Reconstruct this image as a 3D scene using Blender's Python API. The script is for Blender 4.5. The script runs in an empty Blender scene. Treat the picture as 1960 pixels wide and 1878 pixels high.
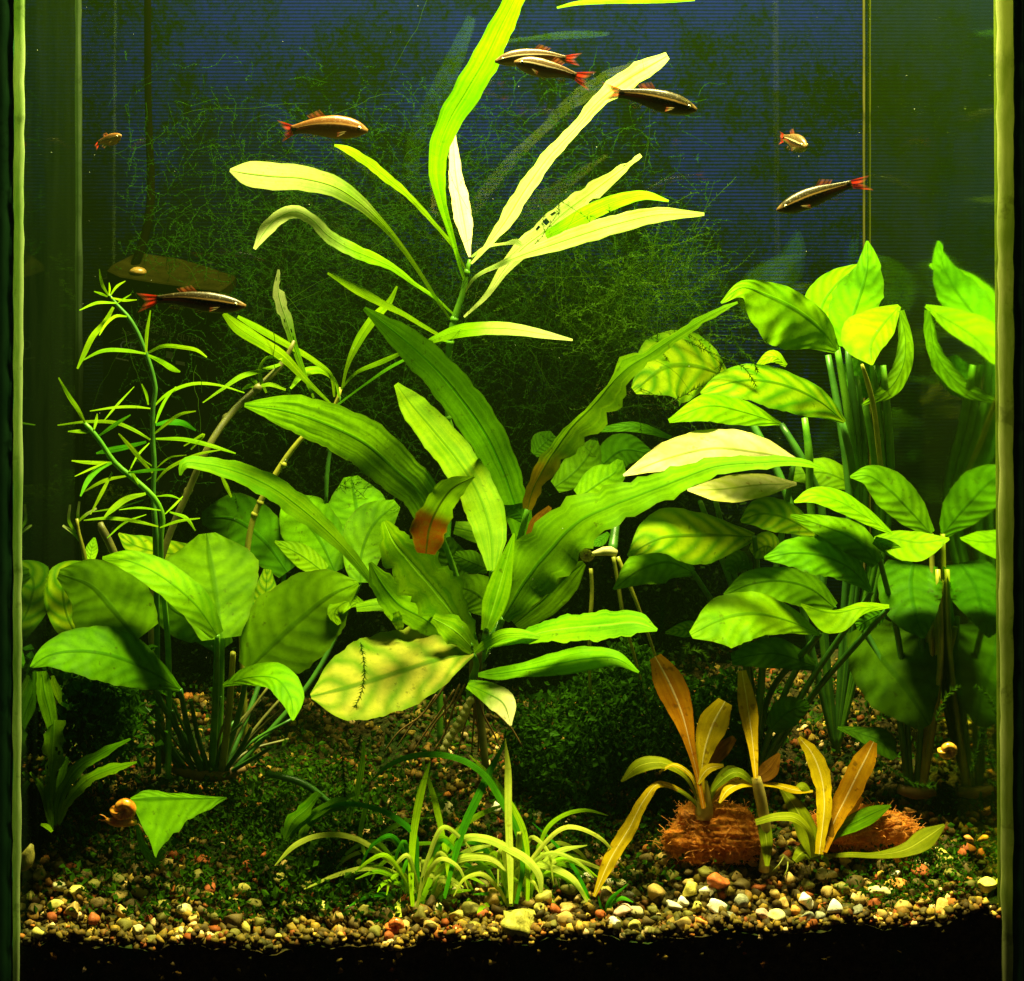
import bpy, bmesh, math, random
import numpy as np
from mathutils import Vector, Matrix
random.seed(7); RNG = np.random.default_rng(7)
SC = bpy.context.scene
COL = SC.collection
# ---------------------------------------------------------------- camera
CAM_D = 0.90                       # camera to front pane, metres
S0 = 0.42 / 1960.0                 # metres per photo unit on the front pane
U0, V0 = 589.0, 300.0              # foot of the camera axis on the front pane
DEPTH = 0.215
cam = bpy.data.cameras.new('camera')
cam_o = bpy.data.objects.new('camera', cam); COL.objects.link(cam_o)
cam_o.location = (0, -CAM_D, 0); cam_o.rotation_euler = (math.radians(90), 0, 0)
cam.sensor_fit = 'HORIZONTAL'; cam.sensor_width = 36.0
cam.lens = 36.0 * CAM_D / (1960 * S0)
cam.shift_x = (980 - U0) / 1960.0
cam.shift_y = -(939 - V0) / 1960.0
cam.clip_start = 0.05; cam.clip_end = 20
SC.camera = cam_o
# ---------------------------------------------------------------- world: a dark room
W = bpy.data.worlds.new('World'); SC.world = W; W.use_nodes = True
W.node_tree.nodes['Background'].inputs[0].default_value = (1.0, 0.85, 0.75, 1)
W.node_tree.nodes['Background'].inputs[1].default_value = 0.022
# ---------------------------------------------------------------- the aquarium lamp above the water
def area(name, loc, sx, sy, power, col, tilt=0.0):
    l = bpy.data.lights.new(name, 'AREA'); l.shape = 'RECTANGLE'; l.size = sx; l.size_y = sy
    l.energy = power; l.color = col
    o = bpy.data.objects.new(name, l); COL.objects.link(o); o.location = loc
    o.rotation_euler = (tilt, 0, 0)
    return o
area('aquarium_lamp', (0.135, 0.045, 0.42), 0.28, 0.070, 37.0, (1.0, 0.93, 0.38), math.radians(4))
SC.view_settings.view_transform = 'Standard'; SC.view_settings.look = 'None'
SC.view_settings.exposure = 0.0; SC.view_settings.gamma = 1.0
SC.cycles.use_denoising = True
SC.cycles.max_bounces = 8; SC.cycles.transparent_max_bounces = 12
SC.cycles.diffuse_bounces = 4; SC.cycles.glossy_bounces = 4; SC.cycles.transmission_bounces = 6
SC.cycles.caustics_reflective = False; SC.cycles.caustics_refractive = False

# ---------------------------------------------------------------- geometry helpers
def P(u, v, y):
    k = S0 * (CAM_D + y) / CAM_D
    return np.array([(u - U0) * k, y, -(v - V0) * k])
def PP(u, v, y):
    u = np.asarray(u, float); v = np.asarray(v, float); y = np.asarray(y, float)
    k = S0 * (CAM_D + y) / CAM_D
    return np.stack([(u - U0) * k, y, -(v - V0) * k], -1)
def pane_limit(u):                      # deepest y at which image column u is still inside the tank
    u = np.asarray(u, float)
    r = np.where(u > 1652, 0.9 * (1908 - U0) / np.maximum(u - U0, 1) - 0.9 - 0.003, DEPTH - 0.008)
    l = np.where(u < 156, 0.9 * (U0 - 42) / np.maximum(U0 - u, 1) - 0.9 - 0.003, DEPTH - 0.008)
    return np.clip(np.minimum(np.minimum(r, l), DEPTH - 0.008), 0.004, DEPTH)
def mesh(name, verts, faces, mat, uv=None, smooth=True):
    me = bpy.data.meshes.new(name)
    me.from_pydata(np.asarray(verts, float).tolist(), [], [tuple(f) for f in faces])
    if uv is not None:
        l = me.uv_layers.new(name='UVMap')
        idx = np.empty(len(me.loops), dtype=np.int64); me.loops.foreach_get('vertex_index', idx)
        l.data.foreach_set('uv', np.asarray(uv, float)[idx].ravel())
    if smooth: me.polygons.foreach_set('use_smooth', [True] * len(me.polygons))
    for m in (mat if isinstance(mat, (list, tuple)) else [mat]):
        me.materials.append(m)
    me.update()
    o = bpy.data.objects.new(name, me); COL.objects.link(o)
    return o
def child(name, verts, faces, mat, parent, **k):
    """a mesh part; thing roots sit unrotated at their base, parts of parts share that origin"""
    root = parent
    while root.parent is not None: root = root.parent
    me_o = mesh(name, np.asarray(verts, float) - np.array(root.location), faces, mat, **k)
    me_o.parent = parent
    return me_o
def thing(name, label, cat, loc=(0, 0, 0), group=None):
    o = bpy.data.objects.new(name, None); COL.objects.link(o); o.location = tuple(loc)
    o.empty_display_size = 0.01
    o['label'] = label; o['category'] = cat
    if group: o['group'] = group
    return o
def tag(o, label=None, cat=None, group=None, kind=None):
    if label: o['label'] = label
    if cat: o['category'] = cat
    if group: o['group'] = group
    if kind: o['kind'] = kind
    return o
def spline(pts, n):
    """rows of numbers resampled along a smooth curve through them (first two columns set the speed)"""
    A = np.asarray(pts, float)
    d = np.r_[0, np.cumsum(np.maximum(np.hypot(*np.diff(A[:, :2], axis=0).T), 1e-4))]
    t = np.linspace(0, d[-1], n)
    if len(A) == 2:
        return np.stack([np.interp(t, d, A[:, c]) for c in range(A.shape[1])], -1)
    h = np.diff(d)[:, None]; sl = np.diff(A, axis=0) / h
    m = np.empty_like(A); m[0] = sl[0]; m[-1] = sl[-1]
    m[1:-1] = (sl[:-1] * h[1:] + sl[1:] * h[:-1]) / (h[1:] + h[:-1])
    i = np.clip(np.searchsorted(d, t, side='right') - 1, 0, len(d) - 2)
    x = ((t - d[i]) / h[i, 0])[:, None]; H = h[i]
    return ((2*x**3 - 3*x**2 + 1) * A[i] + (x**3 - 2*x**2 + x) * H * m[i]
            + (-2*x**3 + 3*x**2) * A[i+1] + (x**3 - x**2) * H * m[i+1])
def wob(t, seed, octs=((3, 1.0), (7, .5), (13, .3))):
    r = random.Random(seed); s = 0
    for f, a in octs: s = s + a * np.sin(2*math.pi*(f*t*(.8+.4*r.random()) + r.random()))
    return s
KV = {'left_round_leaf_plant': .75, 'upper_round_leaf_plant': .6, 'middle_round_leaf_plant': .6, 'front_round_leaf_plant': .35, 'grass_clump': .6, 'small_grass_clump': .6,
      'golden_leaf_plant': .35, 'orange_leaf_plant': .4, 'jagged_leaf_plant': .4, 'small_willow_leaf_plant': .5, 'thin_leaf_plant': .5, 'leaning_thin_leaf_plant': .5}   # how far a rising blade leans back
LEAFN = [0]
def leaf(root, mat, pts, w, y, wr=None, k=.65, f=.12, ruf=.0, und=.9, n=None, m=8, rag=0.0, holes=0, name='leaf', label=None, parent=None, lim=True):
    """one leaf blade: midrib points from base to tip in photo units, half widths to its left (and right), depth y (base, tip);
    k leans the blade back, f folds it along the midrib, ruf waves its edge, rag tears it"""
    LEAFN[0] += 1; sd = LEAFN[0] * 17 + 3
    p = np.asarray(pts, float); w = np.asarray(w, float); wr_ = w if wr is None else np.asarray(wr, float)
    if len(w) != len(p): w = np.interp(np.linspace(0, 1, len(p)), np.linspace(0, 1, len(w)), w)
    if len(wr_) != len(p): wr_ = np.interp(np.linspace(0, 1, len(p)), np.linspace(0, 1, len(wr_)), wr_)
    L = np.hypot(*np.diff(p, axis=0).T).sum()
    if n is None: n = int(np.clip(L / 7, 14, 46))
    A = spline(np.c_[p, w, wr_], n); t = np.linspace(0, 1, n)
    k = k * 1.35
    c = A[:, :2]; g = np.gradient(c, axis=0)
    g = (g + np.roll(g, 1, 0) * .5 + np.roll(g, -1, 0) * .5); g[0] = c[1] - c[0]; g[-1] = c[-1] - c[-2]
    g /= np.maximum(np.hypot(g[:, 0], g[:, 1]), 1e-6)[:, None]
    nl = np.stack([g[:, 1], -g[:, 0]], -1)
    wl = np.maximum(A[:, 2], .25); wrr = np.maximum(A[:, 3], .25)
    ef = L / 150.0
    o1 = [(2.1*ef, 1.), (4.7*ef, .7), (9.3*ef, .4)]
    if ruf:
        wl = wl * (1 + ruf * wob(t, sd, o1)); wrr = wrr * (1 + ruf * wob(t, sd + 1, o1))
    else:
        wl = wl * (1 + .022 * wob(t, sd, o1)); wrr = wrr * (1 + .022 * wob(t, sd + 1, o1))
    if rag:
        r = np.random.default_rng(sd); bite = lambda: np.clip(1 - rag * np.maximum(0, np.repeat(r.normal(0, 1, (n+1)//2), 2)[:n]) * np.clip((t - .25) * 2.2, 0, 1), .12, 1.15)
        wl = wl * bite(); wrr = wrr * bite()
    a = np.linspace(-1, 1, m + 1)
    y0, y1 = (y, y) if np.isscalar(y) else (y[0], y[-1])
    kv = KV.get(root.name.split('.')[0], 0.0) * (p[0, 1] - p[-1, 1]) * S0 * 1.08
    y0 -= kv * .5; y1 += kv * .5
    if kv and np.isscalar(y): y = (y0, y1)
    ym = (y0 + (y1 - y0) * t) if np.isscalar(y) or len(y) == 2 else np.interp(t, np.linspace(0, 1, len(y)), y)
    off = np.where(a[None] < 0, -a[None] * wl[:, None], -a[None] * wrr[:, None])         # + is left
    uv = c[:, None, :] + nl[:, None, :] * off[..., None]
    dv = nl[:, 1][:, None] * off
    amp = und * (.010 * np.minimum(wl + wrr, 90)[:, None] / 2)
    aa = np.abs(a)[None]
    fold = f * np.abs(off) * (1 - .35 * aa)
    rip = amp * (2.2 * aa**1.6 * wob(t, sd + 5, [(2.3*ef, 1), (4.1*ef, .5)])[:, None] * np.sign(a)[None] * np.abs(wob(np.array([0.3]), sd)[0] + .6)
                 + 1.2 * wob(t, sd + 6, [(1.4, 1), (2.6, .6)])[:, None])
    yy = ym[:, None] + (-k * dv + fold) * S0 + rip * S0 * 4
    if lim: yy = np.minimum(yy, pane_limit(uv[..., 0]))
    yy = np.clip(yy, .0045, DEPTH - .006)
    V = PP(uv[..., 0], uv[..., 1], yy).reshape(-1, 3)
    Q = []
    M = m + 1; hr = random.Random(sd); drop = set()
    for _ in range(holes): drop.add((hr.randrange(n // 3, n - 3), hr.choice([1, 2, m - 3, m - 2])))
    for i in range(n - 1):
        for j in range(m):
            if (i, j) in drop: continue
            Q.append((i*M + j, (i+1)*M + j, (i+1)*M + j+1, i*M + j+1))
    UV = np.stack([np.broadcast_to((a + 1) / 2, (n, M)), np.broadcast_to(t[:, None], (n, M))], -1).reshape(-1, 2)
    o = child(name, V, Q, mat, parent or root, uv=UV)
    if label: o['label'] = label
    return o
def tube_geo(pts, sides=7, n=None, jit=0.0):
    """rows u, v, y, r(photo units) -> vertices, quads, uv"""
    A = np.asarray(pts, float)
    L = np.hypot(*np.diff(A[:, :2], axis=0).T).sum()
    if n is None: n = int(np.clip(L / 10, 5, 40))
    A = spline(A, n); C = PP(A[:, 0], A[:, 1], A[:, 2]); R = np.maximum(A[:, 3], .3) * S0 * (CAM_D + A[:, 2]) / CAM_D
    T = np.gradient(C, axis=0); T /= np.maximum(np.linalg.norm(T, axis=1), 1e-9)[:, None]
    ref = np.array([0.02, 1.0, 0.01]); B = np.cross(T, ref); B /= np.maximum(np.linalg.norm(B, axis=1), 1e-9)[:, None]
    N = np.cross(B, T)
    th = np.linspace(0, 2*math.pi, sides, endpoint=False)
    V = C[:, None] + R[:, None, None] * (np.cos(th)[None, :, None] * B[:, None] + np.sin(th)[None, :, None] * N[:, None])
    F = [(i*sides + j, i*sides + (j+1) % sides, (i+1)*sides + (j+1) % sides, (i+1)*sides + j) for i in range(n-1) for j in range(sides)]
    F.append(tuple(range(sides - 1, -1, -1))); F.append(tuple((n-1)*sides + j for j in range(sides)))
    UV = np.stack([np.broadcast_to(np.abs(th/math.pi - 1), (n, sides)), np.broadcast_to(np.linspace(0, 1, n)[:, None], (n, sides))], -1).reshape(-1, 2)
    return V.reshape(-1, 3), F, UV
def tube(root, mat, pts, name='stem', sides=7, n=None, parent=None, label=None):
    A = np.asarray(pts, float)
    A[:, 2] = np.minimum(A[:, 2], pane_limit(A[:, 0]))
    V, F, UV = tube_geo(A, sides, n)
    o = child(name, V, F, mat, parent or root, uv=UV)
    if label: o['label'] = label
    return o
class Bag:
    """gathers many small pieces of one mass or one part"""
    def __init__(s): s.v = []; s.f = []; s.u = []; s.n = 0
    def add(s, V, F, U=None):
        s.v.append(np.asarray(V, float)); s.f += [tuple(i + s.n for i in f) for f in F]; s.u.append(np.zeros((len(V), 2)) if U is None else np.asarray(U, float)); s.n += len(V)
    def build(s, name, mat, parent=None, smooth=True):
        V = np.concatenate(s.v); U = np.concatenate(s.u)
        return child(name, V, s.f, mat, parent, uv=U, smooth=smooth) if parent else mesh(name, V, s.f, mat, uv=U, smooth=smooth)
def box_geo(x0, x1, y0, y1, z0, z1):
    V = [(x, y, z) for x in (x0, x1) for y in (y0, y1) for z in (z0, z1)]
    F = [(0, 1, 3, 2), (4, 6, 7, 5), (0, 4, 5, 1), (2, 3, 7, 6), (0, 2, 6, 4), (1, 5, 7, 3)]
    return V, F

# ---------------------------------------------------------------- material helpers
class NT:
    def __init__(s, name):
        s.mat = bpy.data.materials.new(name); s.mat.use_nodes = True
        s.t = s.mat.node_tree; s.t.nodes.clear(); s.out = s.t.nodes.new('ShaderNodeOutputMaterial')
    def n(s, typ, **k):
        nd = s.t.nodes.new(typ)
        for a, b in k.items(): setattr(nd, a, b)
        return nd
    def l(s, a, b): s.t.links.new(a, b)
    def put(s, sock, v):
        if hasattr(v, 'is_output'): s.l(v, sock)
        else: sock.default_value = v
    def math(s, op, a, b=0.0, c=0.0, clamp=False):
        nd = s.n('ShaderNodeMath', operation=op, use_clamp=clamp)
        s.put(nd.inputs[0], a); s.put(nd.inputs[1], b)
        if op in ('MULTIPLY_ADD', 'SMOOTH_MIN', 'COMPARE'): s.put(nd.inputs[2], c)
        return nd.outputs[0]
    def ramp(s, v, lo, hi, a=0.0, b=1.0):
        nd = s.n('ShaderNodeMapRange', interpolation_type='SMOOTHSTEP')
        s.put(nd.inputs['Value'], v); nd.inputs['From Min'].default_value = lo; nd.inputs['From Max'].default_value = hi
        nd.inputs['To Min'].default_value = a; nd.inputs['To Max'].default_value = b
        return nd.outputs[0]
    def mix(s, f, a, b, blend='MIX'):
        nd = s.n('ShaderNodeMix', data_type='RGBA', blend_type=blend)
        s.put(nd.inputs[0], f)
        for k_, v in ((6, a), (7, b)):
            s.put(nd.inputs[k_], v if hasattr(v, 'is_output') else (*v, 1))
        return nd.outputs[2]
    def noise(s, vec, scale, detail=3, rough=.55, dist=0.0):
        nd = s.n('ShaderNodeTexNoise'); nd.inputs['Scale'].default_value = scale; nd.inputs['Detail'].default_value = detail
        nd.inputs['Roughness'].default_value = rough; nd.inputs['Distortion'].default_value = dist
        if vec is not None: s.l(vec, nd.inputs['Vector'])
        return nd.outputs['Fac']
    def bump(s, h, strength=.3, dist=.0004):
        nd = s.n('ShaderNodeBump'); nd.inputs['Strength'].default_value = strength; nd.inputs['Distance'].default_value = dist
        s.l(h, nd.inputs['Height']); return nd.outputs[0]
    def bsdf(s, col, rough=.5, spec=.5, normal=None, **k):
        nd = s.n('ShaderNodeBsdfPrincipled'); s.put(nd.inputs['Base Color'], col if hasattr(col, 'is_output') else (*col, 1))
        s.put(nd.inputs['Roughness'], rough); nd.inputs['Specular IOR Level'].default_value = spec
        for a, b in k.items(): nd.inputs[a].default_value = b
        if normal is not None: s.l(normal, nd.inputs['Normal'])
        return nd.outputs[0]
    def done(s, sh): s.l(sh, s.out.inputs['Surface']); return s.mat
def leafmat(name, dark, light, rib=None, style='pinnate', trans=.5, nerve=9.0, band=.8, tip=None, tip_at=.6, base=None, base_at=.42, rough=.36, tcol=1.0, spots=None, spotamt=.62, vd=1.1):
    lo = lambda c: None if c is None else (c[0], c[1], c[2] * (.3 if c[2] < .02 else 1))
    dark, light, rib, tip, base, spots = map(lo, (dark, light, rib, tip, base, spots))
    T = NT(name)
    uv = T.n('ShaderNodeTexCoord').outputs['UV']; sep = T.n('ShaderNodeSeparateXYZ'); T.l(uv, sep.inputs[0])
    U, V = sep.outputs[0], sep.outputs[1]
    a = T.math('ABSOLUTE', T.math('MULTIPLY_ADD', U, 2.0, -1.0))
    obj = T.n('ShaderNodeTexCoord').outputs['Object']; info = T.n('ShaderNodeObjectInfo')
    rnd = info.outputs['Random']
    shift = T.n('ShaderNodeVectorMath', operation='ADD'); T.l(obj, shift.inputs[0])
    cmb = T.n('ShaderNodeCombineXYZ'); T.l(rnd, cmb.inputs[0]); T.l(rnd, cmb.inputs[2]); T.l(cmb.outputs[0], shift.inputs[1])
    ov = shift.outputs[0]
    blot = T.noise(ov, 42, 3, .6); fine = T.noise(ov, 420, 3, .6)
    if style == 'pinnate':
        bend = T.math('POWER', a, 1.5)
        ph = T.math('SUBTRACT', V, T.math('MULTIPLY', bend, .22))
        ph = T.math('MULTIPLY_ADD', ph, nerve, T.math('MULTIPLY', blot, vd))
        wv = T.math('MULTIPLY_ADD', T.math('SINE', T.math('MULTIPLY', ph, 6.2832)), .5, .5)
        wv = T.math('POWER', wv, .75)
        fade = T.ramp(a, 1.0, .62, .25, 1.0)
        fac = T.math('ADD', T.math('MULTIPLY', T.math('MULTIPLY', wv, fade), band * .34), T.math('MULTIPLY', T.ramp(blot, .28, .72), .72 if band < 1 else .28), clamp=True)
        hb = wv
    else:
        mp = T.n('ShaderNodeCombineXYZ'); T.l(T.math('MULTIPLY', U, 5.0), mp.inputs[0]); T.l(T.math('MULTIPLY', V, 1.3), mp.inputs[1]); T.l(T.math('MULTIPLY', rnd, 30.0), mp.inputs[2])
        st = T.noise(mp.outputs[0], 1.6, 3, .55, .3)
        wv = T.ramp(st, .3, .7)
        fac = T.math('ADD', T.math('MULTIPLY', wv, band * .7), T.math('MULTIPLY', T.ramp(blot, .3, .7), .4), clamp=True)
        hb = st
    col = T.mix(fac, dark, light)
    if tip: col = T.mix(T.ramp(T.math('ADD', V, T.math('MULTIPLY_ADD', blot, .5, -.25)), tip_at - .25, tip_at + .25), col, tip)
    if base: col = T.mix(T.ramp(T.math('ADD', V, T.math('MULTIPLY_ADD', blot, .3, -.15)), base_at + .08, base_at - .08), col, base)
    if spots: col = T.mix(T.ramp(T.noise(ov, 260, 2, .5), spotamt, spotamt + .12, 0, .7), col, spots)
    if rib: col = T.mix(T.ramp(a, .10, .025, 0, .8), col, rib)
    col = T.mix(T.math('MULTIPLY', T.ramp(fine, .35, .75), .22), col, tuple(c * .55 for c in dark))
    grime = T.math('MULTIPLY', T.ramp(T.noise(ov, 330, 3, .6), .60, .70), T.ramp(T.noise(ov, 55, 2, .5), .46, .60))
    col = T.mix(T.math('MULTIPLY', grime, .55), col, (dark[0] * .6 + .01, dark[1] * .35, .003))
    col = T.mix(T.math('MULTIPLY', T.ramp(a, .86, 1.0), .35), col, (dark[0] + .02, dark[1] * .8, .004))
    hs = T.n('ShaderNodeHueSaturation'); T.l(col, hs.inputs['Color'])
    T.l(T.math('MULTIPLY_ADD', rnd, .022, .489), hs.inputs['Hue']); T.l(T.math('MULTIPLY_ADD', T.math('FRACT', T.math('MULTIPLY', rnd, 7.31)), .34, .83), hs.inputs['Value'])
    col = hs.outputs[0]
    hgt = T.math('ADD', T.math('MULTIPLY', hb, .8), T.math('MULTIPLY', fine, .18))
    rb = T.math('SUBTRACT', hgt, T.ramp(a, .09, .02, 0, .9))
    nb = T.bump(rb, .35, .0006)
    pr = T.bsdf(col, rough + .14, .015, nb)
    tl = T.n('ShaderNodeBsdfTranslucent')
    T.l(T.mix(1.0, col, (tcol, tcol * 1.02, tcol * .55), 'MULTIPLY'), tl.inputs['Color']); T.l(nb, tl.inputs['Normal'])
    mx = T.n('ShaderNodeMixShader'); mx.inputs[0].default_value = trans
    T.l(pr, mx.inputs[1]); T.l(tl.outputs[0], mx.inputs[2])
    return T.done(mx.outputs[0])
def plain(name, c1, c2, scale=120, rough=.5, spec=.4, bumps=.3, trans=0.0, dist=.0004):
    T = NT(name); ob = T.n('ShaderNodeTexCoord').outputs['Object']; rnd = T.n('ShaderNodeObjectInfo').outputs['Random']
    nz = T.noise(ob, scale, 4, .6)
    col = T.mix(T.ramp(nz, .3, .7), c1, c2)
    sh = T.bsdf(col, rough, spec, T.bump(nz, bumps, dist))
    if trans:
        tl = T.n('ShaderNodeBsdfTranslucent'); T.l(col, tl.inputs['Color'])
        mx = T.n('ShaderNodeMixShader'); mx.inputs[0].default_value = trans; T.l(sh, mx.inputs[1]); T.l(tl.outputs[0], mx.inputs[2]); sh = mx.outputs[0]
    return T.done(sh)
# ================================================================ materials
G1, G2 = (.035, .150, .003), (.150, .400, .004)
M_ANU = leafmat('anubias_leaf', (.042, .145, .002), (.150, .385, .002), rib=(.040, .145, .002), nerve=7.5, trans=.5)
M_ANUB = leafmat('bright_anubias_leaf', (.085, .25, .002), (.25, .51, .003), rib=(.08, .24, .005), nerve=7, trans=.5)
M_ANUY = leafmat('yellowing_leaf', (.050, .20, .003), (.31, .46, .010), rib=(.05, .16, .004), nerve=6, trans=.5, band=2.0, vd=.5)
M_ANUG = leafmat('big_yellow_leaf', (.07, .22, .004), (.50, .49, .05), rib=(.05, .17, .004), nerve=5.5, trans=.5, band=1.7, vd=.8)
M_ANUP = leafmat('blown_out_leaf', (.40, .46, .06), (.88, .78, .42), rib=(.24, .34, .03), nerve=6, trans=.5)  # lamp blow-out painted into the leaf colour
M_ANUT = leafmat('bleach_tipped_leaf', (.08, .28, .004), (.24, .50, .006), rib=(.07, .26, .005), nerve=6, trans=.5, tip=(.85, .80, .36), tip_at=.5, spots=(.05, .06, .01), spotamt=.70)
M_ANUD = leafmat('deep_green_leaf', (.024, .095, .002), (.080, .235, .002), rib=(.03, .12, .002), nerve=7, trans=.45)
M_STRAP = leafmat('strap_leaf', (.055, .18, .002), (.170, .41, .003), rib=(.04, .18, .004), style='strap', trans=.5)
M_STRAPY = leafmat('yellow_green_strap_leaf', (.08, .26, .004), (.24, .43, .006), rib=(.07, .23, .005), style='strap', trans=.5)
M_STRAPD = leafmat('dark_blotched_strap_leaf', (.028, .10, .002), (.16, .38, .003), rib=(.04, .17, .004), style='strap', trans=.45, band=1.3)
M_STRAPS = leafmat('spotted_strap_leaf', (.06, .23, .003), (.21, .42, .006), rib=(.20, .46, .02), style='strap', trans=.5, spots=(.05, .08, .01), spotamt=.66)
M_ROT = leafmat('rotting_leaf', (.10, .25, .004), (.20, .40, .006), rib=(.015, .03, .002), style='strap', trans=.35, base=(.13, .035, .003))
M_ORB = leafmat('strap_leaf_with_orange_base', (.055, .22, .003), (.19, .43, .005), rib=(.04, .17, .004), style='strap', trans=.5, base=(.42, .27, .012), base_at=.14)
M_WIL = leafmat('willow_leaf', (.10, .32, .004), (.28, .52, .006), rib=(.20, .44, .01), style='strap', trans=.55)
M_WILP = leafmat('pale_willow_leaf', (.20, .38, .03), (.52, .57, .20), rib=(.14, .32, .012), style='strap', trans=.5)  # paler colour carries the lamp's glare on the top leaves
M_WILW = leafmat('white_willow_leaf', (.48, .46, .20), (.70, .64, .40), rib=(.34, .28, .08), style='strap', trans=.45)  # near-white base: lamp white-out put into the colour
M_WILT = leafmat('pale_tipped_willow_leaf', (.13, .36, .005), (.26, .50, .008), rib=(.16, .38, .01), style='strap', trans=.55, tip=(.46, .53, .17), tip_at=.62)  # tip painted paler for the lamp's highlight
M_FINE = leafmat('fine_leaf', (.12, .33, .004), (.30, .50, .007), style='strap', trans=.5)
M_FIND = leafmat('dark_fine_leaf', (.03, .19, .004), (.08, .30, .005), style='strap', trans=.45)
M_GRASS = leafmat('grass_blade', (.13, .35, .004), (.34, .56, .010), style='strap', trans=.5)
M_GRASSP = leafmat('pale_grass_blade', (.36, .52, .02), (.66, .70, .10), style='strap', trans=.5)
M_GRASSD = leafmat('dark_grass_blade', (.02, .17, .006), (.07, .34, .006), style='strap', trans=.45)
M_GOLD = leafmat('golden_sword_leaf', (.42, .27, .008), (.62, .43, .014), rib=(.88, .72, .28), style='strap', trans=.52, spots=(.20, .10, .01), spotamt=.60)
M_ORNG = leafmat('orange_sword_leaf', (.36, .14, .006), (.56, .28, .010), rib=(.82, .62, .25), style='strap', trans=.48, spots=(.13, .06, .01))
M_OLIV = leafmat('olive_sword_leaf', (.10, .14, .006), (.24, .28, .010), rib=(.36, .40, .03), style='strap', trans=.45)
M_BRWN = leafmat('brown_sword_leaf', (.10, .045, .008), (.20, .10, .012), style='strap', trans=.35)
M_STEM = plain('green_stem', (.05, .20, .005), (.13, .34, .008), 90, .4, trans=.3)
M_STEMD = plain('dark_green_stem', (.025, .10, .008), (.05, .17, .01), 90, .4, trans=.2)
M_STEMB = plain('olive_brown_stem', (.06, .06, .012), (.12, .12, .015), 110, .5)
M_STEMY = plain('yellow_stem', (.22, .24, .02), (.36, .36, .03), 110, .4, trans=.3)
M_STEMG = plain('golden_stem', (.42, .32, .03), (.62, .50, .12), 110, .4, trans=.3)
M_ROOT = plain('pale_root', (.30, .28, .09), (.50, .46, .18), 150, .5, trans=.2)
M_ROOTB = plain('brown_root', (.10, .055, .015), (.18, .10, .02), 150, .6)
M_MOSS = leafmat('moss_thread', (.004, .020, .001), (.013, .048, .002), style='strap', trans=.35)
M_MOSSL = leafmat('bright_moss', (.008, .03, .001), (.035, .085, .003), style='strap', trans=.4)
M_LOW = leafmat('low_green_growth', (.010, .055, .002), (.050, .16, .005), style='strap', trans=.45)
M_MOSSK = leafmat('dull_moss_strand', (.04, .14, .003), (.08, .22, .005), style='strap', trans=.4)
M_BUSH = leafmat('dark_fern_leaflet', (.006, .034, .002), (.026, .085, .004), style='strap', trans=.4)

# ================================================================ gravel bed
FRU = np.array([-40, 40, 300, 600, 800, 980, 1150, 1300, 1500, 1700, 1900, 2000.])
FRV = np.array([1800, 1800, 1806, 1812, 1800, 1796, 1792, 1788, 1778, 1766, 1752, 1748.])
FX, FZ = (FRU - U0) * S0, -(FRV - V0) * S0
def ground(x, y):
    x = np.asarray(x, float); y = np.asarray(y, float)
    b = .0022 * np.sin(x*71 + 1.3) * np.sin(y*63 + .4) + .0014 * np.sin(x*143 + y*90) + .003 * np.sin(x * 29 + 2) * np.clip(y / .05, 0, 1)
    return np.interp(x, FX, FZ) + .0013 * np.sin(x*117 + .7) + .0010 * np.sin(x*251 + 2) + .0006 * np.sin(x*523) + .285 * y + b * np.clip(y / .02, 0, 1)
def on_ground(u, v):
    ys = np.linspace(.002, .20, 400); p = PP(np.full(400, u), np.full(400, v), ys)
    d = p[:, 2] - ground(p[:, 0], ys); i = int(np.argmin(np.abs(d)))
    return p[i]
def foot(u, y):
    """ground point under image column u at depth y"""
    x = P(u, 0, y)[0]; return np.array([x, y, float(ground(x, y))])
xl, xr = P(34, 0, 0)[0] - .002, P(1912, 0, 0)[0] + .002
nx, ny = 110, 56
gx = np.linspace(xl, xr, nx); gy = np.linspace(.0025, DEPTH, ny)
X, Y = np.meshgrid(gx, gy, indexing='ij'); Z = ground(X, Y) - .0032
V = np.stack([X, Y, Z], -1).reshape(-1, 3).tolist()
F = [(i*ny + j, (i+1)*ny + j, (i+1)*ny + j+1, i*ny + j+1) for i in range(nx-1) for j in range(ny-1)]
b0 = len(V); zb = -(1920 - V0) * S0
V += [(float(x), .0025, float(Z[i, 0])) for i, x in enumerate(gx)] + [(float(x), .0025, zb) for x in gx]
F += [(b0 + i, b0 + nx + i, b0 + nx + i+1, b0 + i+1) for i in range(nx-1)]
T = NT('dark_gravel_silt'); ob = T.n('ShaderNodeTexCoord').outputs['Object']
nz = T.noise(ob, 240, 4, .65)
n5 = T.noise(ob, 900, 3, .7)
c = T.mix(T.ramp(nz, .35, .7), (.010, .008, .002), (.050, .036, .008)); c = T.mix(T.ramp(T.noise(ob, 38, 3), .45, .62), c, (.012, .024, .003)); c = T.mix(T.ramp(n5, .58, .72, 0, .7), c, (.12, .085, .02))
M_SILT = T.done(T.bsdf(c, .9, .05, T.bump(nz, .8, .002)))
tag(mesh('gravel_bed', V, F, M_SILT), kind='structure')

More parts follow.
